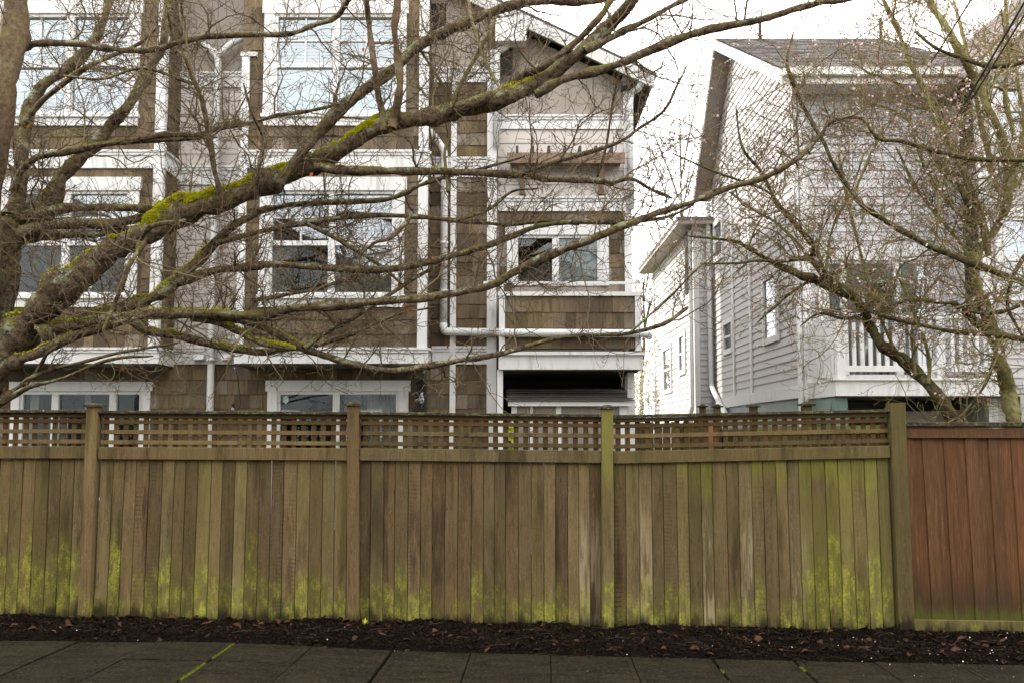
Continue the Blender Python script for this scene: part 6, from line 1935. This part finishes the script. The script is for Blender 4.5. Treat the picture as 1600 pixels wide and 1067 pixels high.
P3 = Tree('plum_tree', 'tree at the right edge whose long dark branches reach in before the grey house', U(1740, 700, 10.6), PLUMBARK, TWIGG, BUDRED, .10)
P3.root.location.z = ground_z(6.3)
P3.limb([(1752,1000,34),(1746,940,24),(1738,800,20),(1732,660,18),(1728,540,16),(1722,430,14),(1714,290,12),(1708,190,11),(1702,80,10),(1698,-20,8),(1690,-120,6)], 10.55, 10.7, 'trunk', n=12, twigs=.4)
P3.limb([(1726,500,9),(1690,478,8),(1645,458,7),(1600,442,7),(1525,414,7),(1470,394,6.5),(1431,376,6),(1375,342,5.5),(1345,320,5),(1318,285,5),(1301,258,4.5),(1287,223,4),(1263,179,4),(1249,151,3.5),(1230,100,3),(1240,50,2.5)], 10.55, 10.9, n=8)
P3.limb([(1712,290,7),(1680,268,6),(1640,252,5),(1600,249,5),(1531,247,5),(1462,235,4.5),(1411,220,4),(1373,216,3.5),(1345,185,3),(1310,190,2)], 10.6, 10.7, n=7)
P3.limb([(1728,560,7),(1690,542,6),(1640,534,5),(1600,532,5),(1562,526,5),(1506,522,4.5),(1450,511,4),(1397,500,3.5),(1350,485,2.5)], 10.55, 10.9, n=7)
P3.limb([(1703,120,6),(1675,100,5.5),(1640,90,5),(1600,96,5),(1548,101,5),(1497,89,4),(1462,76,3.5),(1430,50,3)], 10.65, 11.2, n=6)
P3.sprout(per_m=8.2, lmin=.25, lmax=1.3, up=.25, ysoft=10.9)
P3.finish(.013, .6)

# ---- far trees seen in the gap between the houses
def far_tree(name, label, px, Y, pz_top, spread, bark, twig, blossoms, nl, seed, minr):
    global rng
    base = Vector((X(px, Y), Y, 0))
    t = Tree(name, label, base, bark, twig, BUDRED, blossoms, minr)
    top = Z(pz_top, Y)
    bx = px
    py_b = 680
    H = 680 - pz_top
    t.limb([(px, 705, 4), (px - 2, 600, 3.5), (px + 3, 680 - H * .55, 2.2), (px, 680 - H * .9, 1)], Y, Y, 'trunk', n=7, twigs=.4)
    for k in range(nl):
        h = rng.uniform(.2, .75)
        a = rng.choice([-1, 1]) * rng.uniform(.3, 1)
        y0 = 680 - H * h
        t.limb([(px, y0, 1.6), (px + a * spread * .4, y0 - H * .13, 1.2), (px + a * spread * .75, y0 - H * .22, .9), (px + a * spread, y0 - H * rng.uniform(.22, .4), .6)], Y, Y + rng.uniform(-2, 2), n=5)
    t.sprout(per_m=2.6, lmin=.5, lmax=1.8, up=.3, ysoft=Y, level=1)
    t.finish(.03, .4)
far_tree('bare_tree', 'distant bare tree with fine pale twigs between the two houses', 1062, 34, 110, 75, PLUMBARK, TWIGFAR, .1, 16, 1, .006)
far_tree('flowering_tree', 'distant dark pink flowering tree beside the balcony corner', 1004, 32, 395, 24, PLUMBARK, TWIGFAR, .9, 10, 2, .006)
# pale bush at the far end of the gap
bsh = empty('bush', (X(1012, 30), 30, 0), 'pale leafy bush at the far end of the gap between houses', 'bush')
n = 5200
c = rng.normal(0, 1, (n, 3)); c /= np.linalg.norm(c, axis=1)[:, None]
c = c * rng.uniform(.35, 1, (n, 1)) ** .5 * np.array([1.3, 1.0, 2.2]) * (.75 + .5 * vnoise(c[:, 0] * 3 + 9, c[:, 2] * 3 + 9, 1.2, 44))[:, None] + np.array([X(1014, 30), 30, 2.0])
blades('foliage', BUSH, c, rng.normal(0, 1, (n, 3)), .09, .035, bsh)
for k in range(7):
    a = k * .9
    MB().tube([(X(1014, 30), 30, -.05), (X(1014, 30) + .3 * math.cos(a), 30 + .3 * math.sin(a), 1.2), (X(1014, 30) + .7 * math.cos(a), 30 + .6 * math.sin(a), 2.9)], [.04, .025, .008], 5).build('stem', PLUMBARK, bsh)
# small yellow-green plant behind the lattice
pl = empty('potted_plant', U(797, 720, 12.5), 'small yellow-green leafy plant glimpsed through the lattice', 'plant')
pl.location.z = 0
c = np.array([list(U(797 + rng.normal(0, 4), rng.uniform(664, 712), 12.5 + rng.normal(0, .08))) for _ in range(220)])
blades('foliage', LEAF, c, rng.normal(0, 1, (220, 3)) + np.array([0, 0, .6]), .05, .014, pl)
xx = X(797, 12.5, 690)
for k in range(4):
    MB().tube([(xx, 12.5, .2), (xx + .02 * (k - 1.5), 12.5 + .01 * k, .9), (xx + .035 * (k - 1.5), 12.5, 1.5 + .1 * k)], [.012, .009, .004], 5).build('stem', TWIGG, pl)
MB().tube([(xx, 12.5, -.02), (xx, 12.5, .02), (xx, 12.5, .25), (xx, 12.5, .28)], [.10, .12, .16, .17], 14).build('pot', STAINED, pl, smooth=True)
# sprout in the mulch
sx_ = U(570, 975, 9.05)
sp = empty('seedling', (sx_.x, 9.05, soil_height(sx_.x, 9.05)), 'tiny green seedling sprouting from the mulch at the fence foot', 'plant')
V = []
for k in range(9):
    a = k * .7
    b0 = Vector((sx_.x + rng.normal(0, .012), 9.05 + rng.normal(0, .012), float(soil_height(sx_.x, 9.05))))
    d_ = Vector((math.cos(a) * .03, math.sin(a) * .03, .035 + .012 * (k % 3)))
    s_ = Vector((-math.sin(a), math.cos(a), 0)) * .009
    MB().poly([b0, b0 + d_ * .6 + s_, b0 + d_, b0 + d_ * .6 - s_], [(0,1,2,3)]).build('leaf', LEAF, sp)
print('objects', len(bpy.data.objects), 'tris ~', sum(len(o.data.polygons) for o in bpy.data.objects if o.type == 'MESH') * 2)
